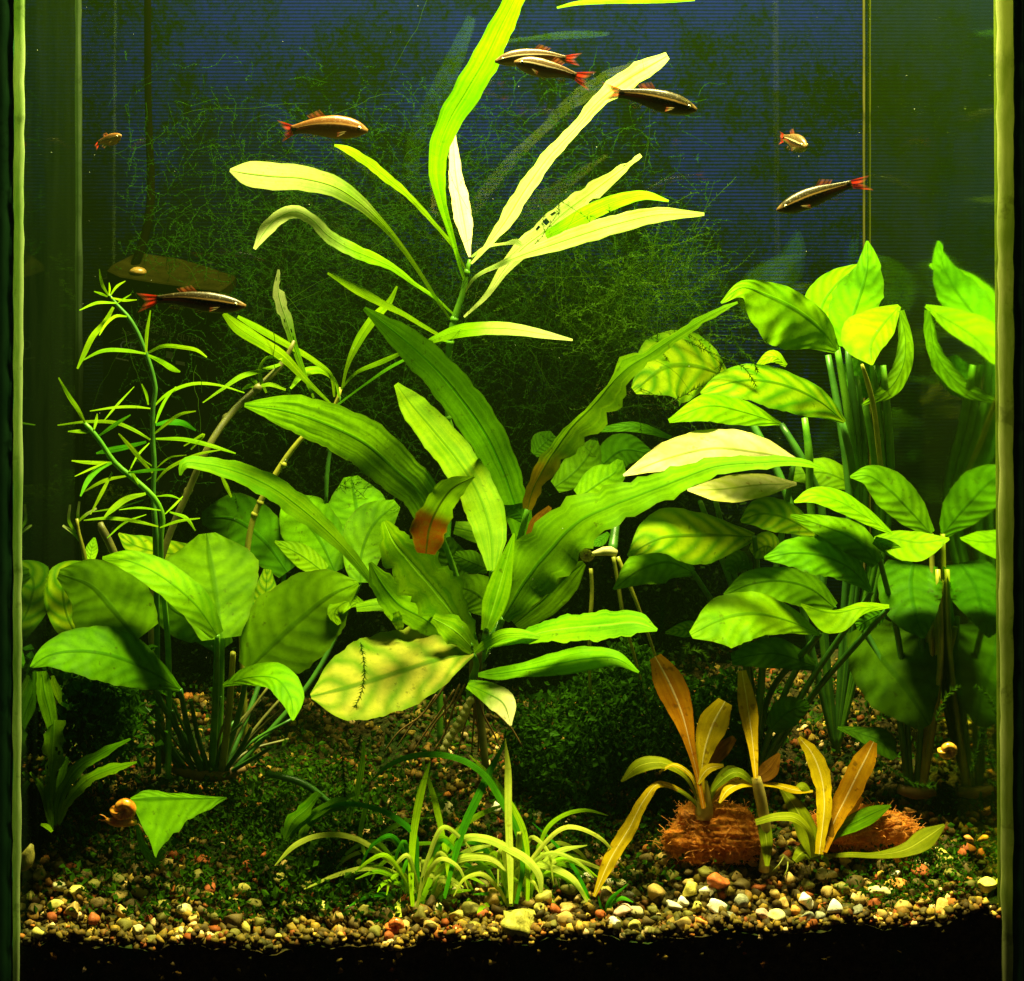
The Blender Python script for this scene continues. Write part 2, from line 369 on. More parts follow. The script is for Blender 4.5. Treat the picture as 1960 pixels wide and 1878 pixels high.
# ================================================================ glass tank
def quad_slab(pts_front, thick, axis_dir):
    """slab from four world corners, thickened along axis_dir"""
    A = [np.asarray(p, float) for p in pts_front]; d = np.asarray(axis_dir, float) * thick
    V = A + [p + d for p in A]
    F = [(0, 1, 2, 3), (7, 6, 5, 4), (0, 4, 5, 1), (1, 5, 6, 2), (2, 6, 7, 3), (3, 7, 4, 0)]
    return V, F
tank = thing('aquarium', 'rectangular glass aquarium with pale silicone corner seams, enclosing the plants, fish and gravel', 'aquarium', (0.1, 0.1, zb))
VT, VB = -420, 1915
def pane_mat(name, film1, film2, refl, tint, rough=.07, filmmix=.9):
    T = NT(name); ob = T.n('ShaderNodeTexCoord').outputs['Object']
    mp = T.n('ShaderNodeMapping'); mp.inputs['Scale'].default_value = (1, 1, .35); T.l(ob, mp.inputs[0])
    nz = T.noise(mp.outputs[0], 26, 4, .6)
    col = T.mix(T.ramp(nz, .3, .7), film1, film2)
    d = T.bsdf(col, .8, .0)
    g = T.n('ShaderNodeBsdfGlossy'); g.inputs['Roughness'].default_value = rough; g.inputs['Color'].default_value = (*tint, 1)
    mx = T.n('ShaderNodeMixShader'); T.l(T.math('MULTIPLY_ADD', nz, .15, refl - .07), mx.inputs[0]); T.l(d, mx.inputs[1]); T.l(g.outputs[0], mx.inputs[2])
    return T.done(mx.outputs[0])
M_SIDER = pane_mat('right_pane_film', (.005, .011, .001), (.011, .018, .001), .80, (.76, .98, .26), .055)
M_SIDEL = pane_mat('left_pane_film', (.0015, .004, .001), (.004, .008, .002), .45, (.6, .8, .4), .04)
V, F = quad_slab([P(48+3, VT, .007), P(33+3, VB, .007), P(157, VB, DEPTH), P(152, VT, DEPTH)], .006, (-1, 0, 0)); child('side_pane', V, F, M_SIDEL, tank, smooth=False)
V, F = quad_slab([P(1908-8, VT, .007), P(1653, VT, DEPTH), P(1653, VB, DEPTH), P(1918-8, VB, .007)], .006, (1, 0, 0)); child('side_pane', V, F, M_SIDER, tank, smooth=False)
def thin_glass(name, tint, gain):
    T = NT(name); tr = T.n('ShaderNodeBsdfTransparent'); tr.inputs[0].default_value = (*tint, 1)
    g = T.n('ShaderNodeBsdfGlossy'); g.inputs['Roughness'].default_value = .02
    fr = T.n('ShaderNodeFresnel'); fr.inputs['IOR'].default_value = 1.33
    mx = T.n('ShaderNodeMixShader'); T.put(mx.inputs[0], gain * .02); T.l(tr.outputs[0], mx.inputs[1]); T.l(g.outputs[0], mx.inputs[2])
    return T.done(mx.outputs[0])
x0, x1 = P(0, 0, 0)[0] - .02, P(1960, 0, 0)[0] + .02
zt, zbm = P(0, VT, 0)[2], P(0, VB, 0)[2]
V, F = box_geo(x0, x1, -.0045, -.0005, zbm, zt); child('front_pane', V, F, thin_glass('front_glass', (.97, .985, .96), .8), tank, smooth=False)
bx0, bx1 = P(150, 0, DEPTH)[0], P(1655, 0, DEPTH)[0]
V, F = box_geo(bx0 - .002, bx1 + .002, DEPTH - .001, DEPTH + .003, P(0, VB, DEPTH)[2], P(0, VT, DEPTH)[2]); child('back_pane', V, F, thin_glass('back_glass', (.9, .96, .92), 1.5), tank, smooth=False)
def seal(name, ub0, ub1, ut0, ut1, y0, y1, mat, vb=VB):
    A = [P(ut0, VT, y0), P(ut1, VT, y0), P(ub1, vb, y0), P(ub0, vb, y0)]
    n = 70; V = []; F = []
    rr = random.Random(int(ub0))
    for i in range(n):
        t = i / (n - 1); l = A[0] * (1 - t) + A[3] * t; r = A[1] * (1 - t) + A[2] * t
        e = min(.00038, abs(ub1 - ub0) * S0 * .12); l = l + (e * rr.uniform(-1, 1), 0, 0); r = r + (e * rr.uniform(-1, 1), 0, 0); m = (l + r) / 2
        V += [l, m + (0, -(y1 - y0) * .12, 0), r, r + (0, y1 - y0, 0), m + (0, (y1 - y0) * 1.0, 0), l + (0, y1 - y0, 0)]
    for i in range(n - 1):
        for j in range(6): F.append((i*6 + j, i*6 + (j+1) % 6, (i+1)*6 + (j+1) % 6, (i+1)*6 + j))
    return child(name, V, F, mat, tank)
def seal_mat(name, c1, c2, tr):
    T = NT(name); ob = T.n('ShaderNodeTexCoord').outputs['Object']
    mp = T.n('ShaderNodeMapping'); mp.inputs['Scale'].default_value = (1, 1, .22); T.l(ob, mp.inputs[0])
    col = T.mix(T.ramp(T.noise(mp.outputs[0], 150, 5, .7), .32, .68), c1, c2); col = T.mix(T.ramp(T.noise(ob, 60, 4, .7), .56, .66, 0, .5), col, tuple(x * .3 for x in c1))
    tl = T.n('ShaderNodeBsdfTranslucent'); T.l(col, tl.inputs['Color'])
    mx = T.n('ShaderNodeMixShader'); mx.inputs[0].default_value = tr
    T.l(T.bsdf(col, .5, .06), mx.inputs[1]); T.l(tl.outputs[0], mx.inputs[2]); return T.done(mx.outputs[0])
M_SEAL = seal_mat('pale_silicone', (.30, .38, .07), (.50, .54, .20), .65)
M_SEALL = seal_mat('greenish_silicone', (.26, .42, .10), (.50, .62, .26), .65)
M_EDGE = seal_mat('dark_green_glass_edge', (.012, .060, .014), (.022, .085, .020), .3)
V, F = box_geo(x0, x1, -.0045, DEPTH + .003, zb - .008, zb - .0005); child('bottom_pane', V, F, plain('dark_base_glass', (.004, .008, .004), (.008, .014, .006), 40, .4, .2), tank, smooth=False)
seal('silicone_seal', 24, 37, 27, 48, .0006, .0030, M_SEALL)
seal('silicone_seal', 1920, 1939, 1908, 1941, .0006, .0030, M_SEAL)
seal('silicone_seal', 152, 162, 140, 152, DEPTH - .010, DEPTH - .0035, seal_mat('dull_green_silicone', (.022, .042, .012), (.045, .068, .028), .5))
seal('silicone_seal', 1653, 1656.5, 1653, 1656.5, DEPTH - .007, DEPTH - .0045, seal_mat('dull_yellow_silicone', (.06, .06, .012), (.11, .10, .02), .5))
seal('glass_edge', -40, 23.5, -40, 26, .0006, .006, M_EDGE)
seal('glass_edge', 1940, 1990, 1942, 1990, .0006, .006, M_EDGE)
seal('glass_seam', 1956, 1957.2, 1956, 1957.2, .0001, .0005, seal_mat('seam_glint', (.2, .26, .1), (.3, .36, .2), .3))

# ================================================================ corrugated backing sheet behind the back glass
def backing():
    yb = DEPTH + .012; xa, xb = bx0 - .05, bx1 + .05; zt_, zb_ = P(0, VT, yb)[2], P(0, VB, yb)[2]
    per = .0018; n = int((zt_ - zb_) / per * 5); V = []; F = []
    for i in range(n + 1):
        z = zb_ + (zt_ - zb_) * i / n; d = .00016 * math.sin(2 * math.pi * (z - zb_) / per)
        V += [(xa, yb + d, z), (xb, yb + d, z)]
    F = [(2*i, 2*i+1, 2*i+3, 2*i+2) for i in range(n)]
    T = NT('blue_corrugated_card'); ob = T.n('ShaderNodeTexCoord').outputs['Object']
    nz = T.noise(ob, 17, 4, .6); n2 = T.noise(ob, 330, 4, .75); n3 = T.noise(ob, 75, 4, .65)
    f = T.math('ADD', T.math('MULTIPLY', nz, .42), T.math('ADD', T.math('MULTIPLY', n2, .38), T.math('MULTIPLY', n3, .24)))
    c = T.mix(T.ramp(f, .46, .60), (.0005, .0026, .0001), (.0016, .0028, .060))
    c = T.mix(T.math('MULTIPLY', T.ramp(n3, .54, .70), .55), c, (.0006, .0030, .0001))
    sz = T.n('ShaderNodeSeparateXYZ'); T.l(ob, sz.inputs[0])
    falloff = T.math('ADD', T.math('MULTIPLY', sz.outputs[2], -5.0), T.math('ADD', T.math('MULTIPLY', sz.outputs[0], -1.6), T.math('MULTIPLY', T.noise(ob, 9, 4, .6, .6), 1.3)))  # light falloff painted into the sheet colour: darker towards bottom and left
    c = T.mix(T.math('MULTIPLY', T.ramp(falloff, .40, 1.0), .92), c, (.0001, .0006, .0001))
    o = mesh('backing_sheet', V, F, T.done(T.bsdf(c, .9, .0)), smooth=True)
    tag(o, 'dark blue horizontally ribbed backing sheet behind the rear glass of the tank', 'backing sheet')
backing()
# ================================================================ plants
def base_at(u, y): return foot(u, y) - np.array([0, 0, .002])
def stem_to_ground(u, v, y, u2, y2, r0, r1):
    g = foot(u2, y2); k = S0 * (CAM_D + y2) / CAM_D
    return [(u, v, y, r0), ((u + u2) / 2 + 4, (v + V0 - g[2] / k) / 2, (y + y2) / 2, (r0 + r1) / 2), (u2, V0 - g[2] / k + 6, y2, r1)]

# ---- tall willow-leaved stem plant
hy = .125
A = thing('willow_leaf_plant', 'tall stem plant with long narrow pale leaves fanning out high in the tank centre', 'water plant', base_at(842, hy))
tube(A, M_STEM, [(899, 497, hy, 3.5), (893, 522, hy, 5), (886, 560, hy, 6), (869, 612, hy, 7), (861, 655, hy, 7), (857, 740, hy + .01, 5), (858, 800, hy + .012, 5.5), (867, 830, hy + .012, 5), (858, 1000, hy + .01, 6), (842, 1340, hy, 6), (842, 1420, hy, 6)], 'stem', n=60)
for (u, v, r) in ((893, 522, 7), (869, 612, 9), (861, 656, 9), (858, 800, 7), (866, 829, 7)):
    tube(A, M_STEM, [(u, v - 7, hy + (.012 if v > 700 else 0), r * .6), (u, v, hy + (.012 if v > 700 else 0), r), (u, v + 7, hy + (.012 if v > 700 else 0), r * .6)], 'node', n=6)
leaf(A, M_WIL, [(893, 545), (887, 530), (867, 460), (847, 393), (837, 333), (841, 283), (860, 233), (893, 177), (930, 113), (960, 50), (985, 0), (1012, -60)], [3, 3, 5, 9, 16, 19, 23, 27, 27, 23, 19, 12], (hy, .05), k=.3, ruf=.05)
leaf(A, M_WILW, [(899, 492), (887, 417), (872, 333), (867, 234)], [2, 17, 13, 2], (hy - .015, .15), k=.4, ruf=.06)
leaf(A, M_WILP, [(902, 505), (930, 473), (963, 430), (1007, 360), (1053, 297), (1100, 247), (1147, 193), (1193, 157), (1243, 127), (1278, 107)], [2, 5, 13, 15, 13, 11, 14, 20, 17, 7], (hy - .025, .165), k=.6, ruf=.09)
leaf(A, M_WILP, [(888, 607), (930, 567), (967, 513), (1003, 473), (1037, 447), (1080, 407), (1130, 370), (1173, 337), (1227, 297)], [2, 5, 11, 18, 22, 21, 19, 12, 4], (hy - .005, .155), k=.7, rag=.45, holes=5, label='pale leaf eaten ragged towards its tip')
leaf(A, M_WIL, [(985, 490), (1037, 457), (1087, 430), (1137, 403), (1187, 383), (1233, 374), (1280, 385)], [3, 8, 14, 16, 13, 9, 2], (hy + .015, .12), k=.6)
leaf(A, M_WILP, [(886, 565), (907, 533), (953, 508), (1003, 487), (1053, 470), (1120, 447), (1187, 427), (1253, 412), (1348, 410)], [2, 3, 5, 8, 14, 18, 18, 15, 3], (hy, .07), k=.8, ruf=.04)
leaf(A, M_WILP, [(902, 492), (930, 473), (970, 466), (990, 463), (1001, 472)], [2, 3, 3, 6, 2], hy - .004)
leaf(A, M_WIL, [(890, 515), (873, 480), (833, 430), (780, 373), (737, 337), (693, 303), (667, 287), (640, 278)], [2, 3, 4, 6, 9, 9, 7, 2], (hy, .105), ruf=.08)
leaf(A, M_WILT, [(862, 612), (840, 580), (800, 517), (753, 453), (720, 417), (687, 387), (650, 362), (583, 342), (517, 337), (467, 331), (440, 326)], [2, 3, 4, 6, 9, 14, 19, 24, 26, 21, 3], (hy, .075), k=.30, rag=.05, label='leaf with a bitten pale tip')
leaf(A, M_WILT, [(866, 600), (833, 570), (793, 543), (753, 513), (703, 490), (663, 473), (627, 450), (593, 417), (567, 405), (533, 417), (507, 443), (487, 477)], [2, 3, 4, 7, 12, 13, 12, 11, 12, 14, 12, 3], (hy, .08), k=.6, ruf=.06)
leaf(A, M_WIL, [(858, 652), (810, 624), (770, 600), (730, 580), (687, 556), (627, 523)], [2, 4, 5, 7, 9, 2], (hy, .10))
leaf(A, M_WILT, [(861, 655), (845, 650), (822, 655), (870, 636), (920, 629), (980, 630), (1040, 640), (1096, 651)], [2, 3, 4, 12, 13, 12, 8, 2], (hy, .07), k=.9)

# ---- small willow-leaved plant to its left
by = .145
B = thing('small_willow_leaf_plant', 'smaller narrow-leaved stem plant left of the tall one, one leaf full of holes', 'water plant', base_at(470, by))
tube(B, M_STEMY, [(652, 742, by, 3.5), (642, 775, by, 4), (620, 800, by, 4.5), (580, 836, by, 5), (520, 920, by, 6), (487, 986, by, 6), (468, 1100, by, 6), (470, 1430, by, 6)], 'stem', n=40)
for (u, v) in ((542, 889), (498, 962), (487, 985)):
    tube(B, M_STEMY, [(u + 4, v - 6, by, 4), (u, v, by, 8), (u - 4, v + 6, by, 4)], 'node', n=6)
tube(B, M_STEMD, [(650, 760, by, 3), (634, 850, by + .01, 3.5), (626, 905, by + .01, 4.5), (624, 960, by + .01, 3.5)], 'stem')
leaf(B, M_WIL, [(655, 742), (665, 700), (685, 655), (715, 610), (745, 578), (760, 548)], [2, 4, 8, 9, 6, 2], (by, .12))
leaf(B, M_WIL, [(652, 745), (680, 715), (730, 693), (788, 667)], [2, 3, 5, 2], (by, .11))
leaf(B, M_FIND, [(646, 775), (700, 735), (742, 706), (796, 678)], [2, 2, 3, 2], (by, .13))
leaf(B, M_WIL, [(649, 760), (643, 733), (617, 710), (585, 712), (556, 744)], [2, 3, 6, 8, 2], (by, .12))
leaf(B, M_WILT, [(600, 762), (580, 710), (560, 653), (547, 610), (534, 567), (533, 516)], [2, 5, 8, 12, 12, 2], (by - .01, .11), k=.2, rag=.35, holes=7, label='upright yellowish leaf eaten full of holes')
leaf(B, M_WIL, [(632, 772), (580, 722), (540, 681), (500, 655), (450, 622), (428, 600)], [2, 6, 10, 11, 11, 4], (by - .01, .09))
leaf(B, M_WIL, [(640, 760), (633, 718), (600, 690), (550, 660), (483, 622), (455, 606)], [2, 4, 5, 6, 6, 3], (by, .10))

# ---- bare brown stem
cy = .10
Cc = thing('bare_brown_stem', 'bare olive brown leaning stem with a few curled thin leaves at its top', 'water plant', base_at(315, cy))
tube(Cc, M_STEMB, [(563, 652, cy + .02, 3), (547, 686, cy + .02, 6), (493, 743, cy + .015, 6.5), (447, 786, cy + .01, 7), (400, 853, cy, 7), (360, 940, cy, 7), (327, 1016, cy, 7), (300, 1100, cy, 7), (315, 1460, cy, 7)], 'stem', n=48)
for (u, v) in ((493, 743), (433, 800), (360, 940)):
    tube(Cc, M_STEMB, [(u + 5, v - 6, cy + .01, 6), (u, v, cy + .01, 9), (u - 5, v + 7, cy + .01, 6)], 'node', n=6)
leaf(Cc, M_WIL, [(547, 694), (505, 708), (463, 720), (425, 745), (388, 771)], [2, 4, 5, 3, 1], (cy + .02, .09))
leaf(Cc, M_FINE, [(540, 688), (512, 684), (497, 705), (500, 730), (510, 752)], [2, 3, 3, 4, 2], cy + .012)
leaf(Cc, M_FINE, [(495, 740), (515, 736), (547, 746)], [2, 4, 2], cy + .01)
leaf(Cc, M_FINE, [(493, 742), (480, 738), (464, 746)], [2, 4, 2], cy + .01)
leaf(Cc, M_FINE, [(490, 740), (488, 730), (480, 726)], [2, 4, 2], cy + .01)
leaf(Cc, M_FINE, [(365, 860), (390, 832), (352, 854)], [2, 3, 1], cy - .01)
leaf(Cc, M_FINE, [(423, 910), (433, 930), (443, 952)], [2, 4, 1.5], cy)

# ---- thin-leaved stems at the left
ey = .075
E = thing('thin_leaf_plant', 'slender stem plant with thin whorled leaves beside the left pane in front of the filter', 'water plant', base_at(303, ey))
tube(E, M_STEMD, [(207, 562, ey, 2.6), (222, 582, ey, 3.6), (245, 607, ey, 4.4), (264, 639, ey, 4.8), (279, 677, ey, 4.8), (287, 699, ey, 4.8), (295, 730, ey, 4.8), (297, 740, ey, 4.8), (293, 776, ey, 4.8), (292, 840, ey, 5), (295, 886, ey, 5), (293, 943, ey, 5), (297, 1013, ey, 6), (300, 1200, ey + .015, 6), (303, 1480, ey + .02, 6)], 'stem', n=70)
def fl(pts, w, m=None, dy=0, root=E, **k):
    w = w * .72; leaf(root, m or M_FINE, pts, [w * .45, w, w * .95, w * .3], (ey + dy * .4, max(.01, ey + dy)), k=.5, n=16, m=4, **k)
for pts, w, m in (
    ([(208, 566), (196, 545), (190, 515)], 4.5, 0), ([(209, 566), (210, 552), (209, 541)], 2.5, 0), ([(211, 566), (224, 548), (240, 538)], 3.5, 0),
    ([(206, 568), (195, 563), (180, 558)], 3.5, 0), ([(213, 570), (237, 575), (262, 574)], 3.5, 0), ([(222, 580), (185, 580), (152, 594)], 4, 0), ([(222, 582), (240, 570), (251, 563)], 2, 0),
    ([(217, 588), (200, 618), (180, 640), (160, 680), (148, 706)], 8, 0), ([(243, 606), (222, 605), (205, 618), (190, 642)], 4, 0),
    ([(279, 677), (240, 671), (195, 672), (158, 690)], 5, 0), ([(284, 675), (310, 663), (350, 665), (378, 671), (396, 684)], 5.5, 0), ([(284, 680), (310, 693), (335, 708), (345, 712)], 6.5, 0), ([(280, 675), (281, 640), (288, 594)], 5, 0),
    ([(295, 778), (310, 762), (332, 747), (367, 735), (417, 737), (468, 752)], 4.5, 0), ([(284, 775), (280, 755), (271, 735)], 4, 0), ([(288, 782), (262, 779), (220, 780), (172, 787)], 3.5, 0),
    ([(298, 810), (305, 790), (317, 765), (337, 740)], 4, 0), ([(197, 808), (220, 780), (257, 740)], 3, 0),
    ([(288, 842), (260, 825), (225, 810), (173, 807), (110, 814)], 5, 0), ([(298, 840), (350, 841), (410, 855), (451, 868)], 5.5, 0), ([(298, 813), (325, 808), (350, 810), (375, 824)], 8, 1),
    ([(296, 830), (320, 810), (345, 793), (375, 787)], 4.5, 0), ([(280, 846), (240, 856), (200, 864), (184, 868)], 7, 1),
    ([(298, 922), (318, 900), (345, 884), (385, 868), (424, 861)], 4.5, 0), ([(299, 896), (325, 876), (357, 871)], 2.5, 0), ([(292, 905), (270, 880), (245, 850), (227, 830)], 5.5, 0),
    ([(286, 848), (265, 870), (247, 903)], 3, 0), ([(272, 878), (300, 905), (280, 920)], 2, 0)):
    fl(pts, w, M_FIND if m else None, dy=random.uniform(-.03, .02))
E2 = thing('leaning_thin_leaf_plant', 'second thin-leaved stem leaning left across the upright one, with forked leaf tips', 'water plant', base_at(322, ey - .008))
ey -= .008
tube(E2, M_STEM, [(160, 808, ey, 3.5), (173, 822, ey, 5), (190, 843, ey, 5), (217, 883, ey, 5.5), (267, 926, ey, 5.5), (297, 956, ey, 5.5), (310, 983, ey, 5.5), (308, 1030, ey, 5), (322, 1250, ey + .02, 6), (322, 1490, ey + .02, 6)], 'stem', n=46)
for pts, w, m in (
    ([(163, 810), (150, 785), (133, 760), (112, 723)], 6, 0), ([(172, 828), (155, 826), (130, 826)], 5, 0), ([(180, 822), (184, 806), (186, 792)], 4.5, 0), ([(190, 834), (220, 813), (250, 794)], 5.5, 1),
    ([(212, 883), (190, 886), (165, 885), (137, 882)], 5, 0), ([(205, 885), (180, 895), (143, 912)], 3, 0), ([(214, 886), (190, 897), (167, 922), (154, 950)], 7, 1), ([(245, 905), (280, 901), (317, 898)], 5, 1),
    ([(242, 911), (200, 920), (160, 942)], 5, 0), ([(215, 904), (195, 943), (173, 985)], 5, 0), ([(279, 945), (240, 956), (215, 975), (200, 990)], 8, 0), ([(275, 957), (233, 970), (170, 981)], 3, 0), ([(299, 950), (327, 949), (348, 957)], 3, 0),
    ([(308, 977), (265, 972), (228, 976)], 3, 0), ([(316, 984), (335, 966), (350, 950)], 3, 0), ([(325, 980), (358, 993), (374, 1016)], 5, 0), ([(303, 1008), (262, 998), (205, 992), (160, 996)], 4.5, 0), ([(265, 927), (250, 905), (238, 902)], 4, 0),
    ([(306, 1010), (340, 998), (383, 992)], 4, 0), ([(205, 1030), (240, 1000), (280, 985)], 3, 0)):
    fl(pts, w, M_FIND if m else None, dy=random.uniform(-.03, .02), root=E2)
E3 = thing('dry_twig_plant', 'small yellowish forked twig against the left pane above the round leaves', 'water plant', base_at(165, .08))
tube(E3, M_STEMY, [(147, 993, .08, 3), (151, 1020, .08, 3.5), (160, 1056, .08, 4.5), (166, 1200, .085, 4), (165, 1500, .09, 4)], 'stem')
for pts in ([(156, 1040), (140, 1020), (120, 1006)], [(146, 1020), (133, 1000), (134, 966)], [(148, 1000), (165, 985), (185, 973)], [(150, 1010), (149, 985), (152, 960)]):
    leaf(E3, M_WILT, pts, [2, 3, 2], .08, n=12, m=4)
tube(E3, M_STEMB, [(222, 1068, .08, 8), (205, 1030, .08, 8), (195, 1012, .08, 8), (192, 1000, .08, 5)], 'stem')

# ---- broad round-leaved plant at the left
fy = .10
Fp = thing('left_round_leaf_plant', 'low plant of broad rounded green leaves on the left, on thick green stalks', 'water plant', base_at(405, fy))
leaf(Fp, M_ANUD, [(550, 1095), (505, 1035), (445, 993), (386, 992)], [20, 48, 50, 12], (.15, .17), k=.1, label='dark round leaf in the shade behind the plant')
leaf(Fp, M_ANU, [(642, 1095), (610, 1030), (575, 985), (548, 948)], [18, 50, 50, 10], (.14, .15), k=.3)
leaf(Fp, M_ANU, [(692, 1030), (682, 970), (672, 912)], [30, 60, 14], (.15, .16), k=.35)
leaf(Fp, M_ANU, [(690, 1115), (692, 1060), (718, 1000), (760, 964)], [18, 38, 44, 10], (.125, .135), k=.4)
leaf(Fp, M_ANUB, [(620, 1095), (575, 1062), (526, 1036)], [16, 22, 2], .12, k=.5)
leaf(Fp, M_ANUY, [(365, 1062), (300, 1056), (255, 1042), (227, 1021)], [20, 26, 20, 2], (.12, .13), k=.9)
leaf(Fp, M_ANUB, [(172, 1075), (176, 1050), (181, 1029)], [8, 12, 2], .10, k=.3)
leaf(Fp, M_ANUY, [(500, 1185), (508, 1140), (512, 1090)], [22, 24, 8], .13, k=.5)
leaf(Fp, M_ANUY, [(150, 1225), (125, 1165), (125, 1110), (165, 1082)], [26, 36, 36, 10], (.085, .08), k=.5)
leaf(Fp, M_ANU, [(424, 1222), (412, 1130), (402, 1070), (396, 1021)], [38, 84, 88, 16], (.085, .09), k=.55, wr=[38, 80, 84, 16])
leaf(Fp, M_ANU, [(262, 1225), (215, 1165), (172, 1120), (112, 1098)], [52, 78, 62, 10], (.07, .06), k=.45, wr=[52, 82, 56, 10])
leaf(Fp, M_ANUB, [(416, 1216), (377, 1160), (333, 1120), (283, 1088), (240, 1072), (196, 1068)], [14, 31, 32, 28, 19, 3], (.062, .045), k=.8, f=.2)
leaf(Fp, M_ANU, [(474, 1282), (520, 1235), (580, 1180), (640, 1135), (686, 1116)], [24, 74, 78, 52, 4], (.085, .06), k=.5)
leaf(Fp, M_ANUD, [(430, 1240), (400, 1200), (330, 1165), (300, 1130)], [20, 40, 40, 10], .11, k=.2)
leaf(Fp, M_ANU, [(345, 1320), (290, 1286), (220, 1256), (150, 1246), (90, 1256), (58, 1277)], [4, 38, 54, 46, 24, 2], (.065, .022), k=.75, wr=[4, 30, 52, 44, 22, 2])
leaf(Fp, M_ANUB, [(427, 1312), (480, 1296), (530, 1300), (556, 1335), (561, 1379)], [3, 22, 30, 28, 2], (.055, .03), k=.9, wr=[3, 16, 24, 22, 2])
leaf(Fp, M_ANUD, [(200, 1330), (150, 1300), (100, 1290)], [20, 30, 10], .08, k=.2)
leaf(Fp, M_ANUB, [(700, 1160), (670, 1150), (640, 1175), (650, 1195)], [5, 14, 14, 4], .07)
gb = [(405, 1478), (412, 1470), (398, 1480), (420, 1474)]
for (u, v, y_, r, m, x2) in ((424, 1222, .085, 8, M_STEM, 414), (262, 1225, .07, 6, M_STEMD, 396), (416, 1216, .062, 7, M_STEM, 405), (474, 1282, .085, 6, M_STEMD, 420), (345, 1320, .065, 6, M_STEMD, 385), (446, 1250, .06, 7, M_STEMY, 424),
                       (300, 1380, .085, 5, M_STEMD, 360), (270, 1350, .09, 5, M_STEMD, 350), (480, 1395, .08, 5, M_STEMD, 430), (545, 1100, .15, 5, M_STEMD, 430), (690, 1115, .125, 5, M_STEMD, 445), (330, 1360, .08, 5, M_STEMD, 372), (365, 1340, .075, 5, M_STEMD, 400), (520, 1430, .075, 4, M_STEMD, 440)):
    tube(Fp, m, [(u, v, y_, r * .8), ((u * 1.3 + x2 * .7) / 2, (v + 1465) / 2, (y_ + fy) / 2, r), (x2, 1478, fy, r * 1.1)], 'leaf_stalk', n=16)
rs_ = random.Random(4)
for i in range(16):
    u = rs_.uniform(230, 590); v = rs_.uniform(1300, 1420); y_ = rs_.uniform(.075, .14)
    tube(Fp, rs_.choice([M_STEMD, M_STEMD, M_STEMB, M_ROOTB]), [(u, v, y_, 2.5), ((u + 405) / 2 + rs_.uniform(-12, 12), (v + 1470) / 2, (y_ + fy) / 2, 3), (405 + (u - 405) * .15, 1480, fy, 3.5)], 'leaf_stalk' if i % 2 else 'root', n=10, sides=6)
tube(Fp, M_ROOTB, [(330, 1470, fy, 9), (380, 1482, fy, 13), (440, 1480, fy, 11), (470, 1470, fy, 6)], 'rhizome', sides=9)

# ---- yellow leaf plant low in the centre
gy = .085
Gp = thing('yellowing_leaf_plant', 'plant with one big yellowing veined leaf low in the centre, above knobbly pale roots', 'water plant', base_at(868, gy))
leaf(Gp, M_ANUG, [(906, 1250), (850, 1260), (780, 1281), (700, 1306), (640, 1322), (595, 1333)], [6, 44, 68, 70, 56, 5], (.06, .030), k=.85, wr=[6, 66, 78, 80, 52, 5], label='big leaf turning yellow, dark veins')
leaf(Gp, M_ANUT, [(895, 1310), (930, 1326), (962, 1345), (978, 1389)], [10, 22, 25, 2], (.055, .035), k=.9, wr=[8, 18, 25, 2], label='small leaf with a bleached, dotted tip')
tube(Gp, M_STEM, [(905, 1252, .06, 5), (912, 1270, .065, 6), (904, 1300, .075, 7), (895, 1350, .08, 6)], 'leaf_stalk')
tube(Gp, M_ROOT, [(902, 1335, .075, 5), (890, 1372, .078, 6), (872, 1398, .08, 7), (858, 1412, .08, 7), (850, 1450, gy, 6)], 'root', n=26)
for i in range(9):
    t = i / 8; u = 900 - 50 * t; v = 1342 + 92 * t
    tube(Gp, M_ROOT, [(u + 2, v - 5, .078, 5.5), (u, v, .0765, 9), (u - 2, v + 5, .078, 5.5)], 'root_knuckle', n=5)
for (a, b) in (((860, 1300), (760, 1430)), ((835, 1330), (735, 1440)), ((890, 1310), (830, 1440)), ((915, 1330), (960, 1440)), ((925, 1320), (1000, 1430)), ((905, 1300), (875, 1450)), ((880, 1310), (815, 1420)), ((905, 1320), (903, 1440)), ((870, 1320), (790, 1440)), ((850, 1330), (842, 1440)), ((908, 1320), (915, 1440))):
    tube(Gp, M_ROOTB, [(*a, .08, 2.2), ((a[0]*2 + b[0]) / 3 + random.uniform(-8, 8), (a[1]*2 + b[1]) / 3, .083, 2), ((a[0] + b[0]*2) / 3 + random.uniform(-9, 9), (a[1] + b[1]*2) / 3, .087, 1.8), (*b, .09, 1.4)], 'root')

# ---- strap-leaved rosette in the centre
hy2 = .09
H = thing('strap_leaf_plant', 'large central rosette of long wavy strap leaves arching to both sides', 'water plant', base_at(930, hy2))
leaf(H, M_STRAP, [(1008, 1045), (1003, 1020), (983, 960), (963, 903), (930, 833), (887, 770), (840, 713), (787, 662), (697, 590)], [18, 22, 28, 32, 36, 37, 34, 30, 4], (.125, .035), k=.45, ruf=.04)
leaf(H, M_STRAPD, [(835, 1000), (792, 930), (755, 898), (708, 855), (632, 815), (548, 787), (468, 775)], [30, 38, 43, 46, 42, 32, 4], (.11, .04), k=.5, ruf=.03, label='strap leaf with a dark blotched patch along its top')
leaf(H, M_STRAPY, [(942, 1092), (937, 1010), (910, 933), (873, 876), (827, 820), (787, 773), (758, 735)], [10, 34, 36, 35, 32, 24, 5], (.05, .13), k=.5, ruf=.03)
leaf(H, M_STRAPY, [(715, 1120), (690, 1085), (655, 1045), (585, 980), (515, 930), (450, 902), (395, 889), (350, 890), (345, 910)], [6, 9, 12, 22, 23, 19, 14, 9, 2], (.075, .03), k=.8, ruf=.06, label='yellow-green arching strap leaf reaching left')
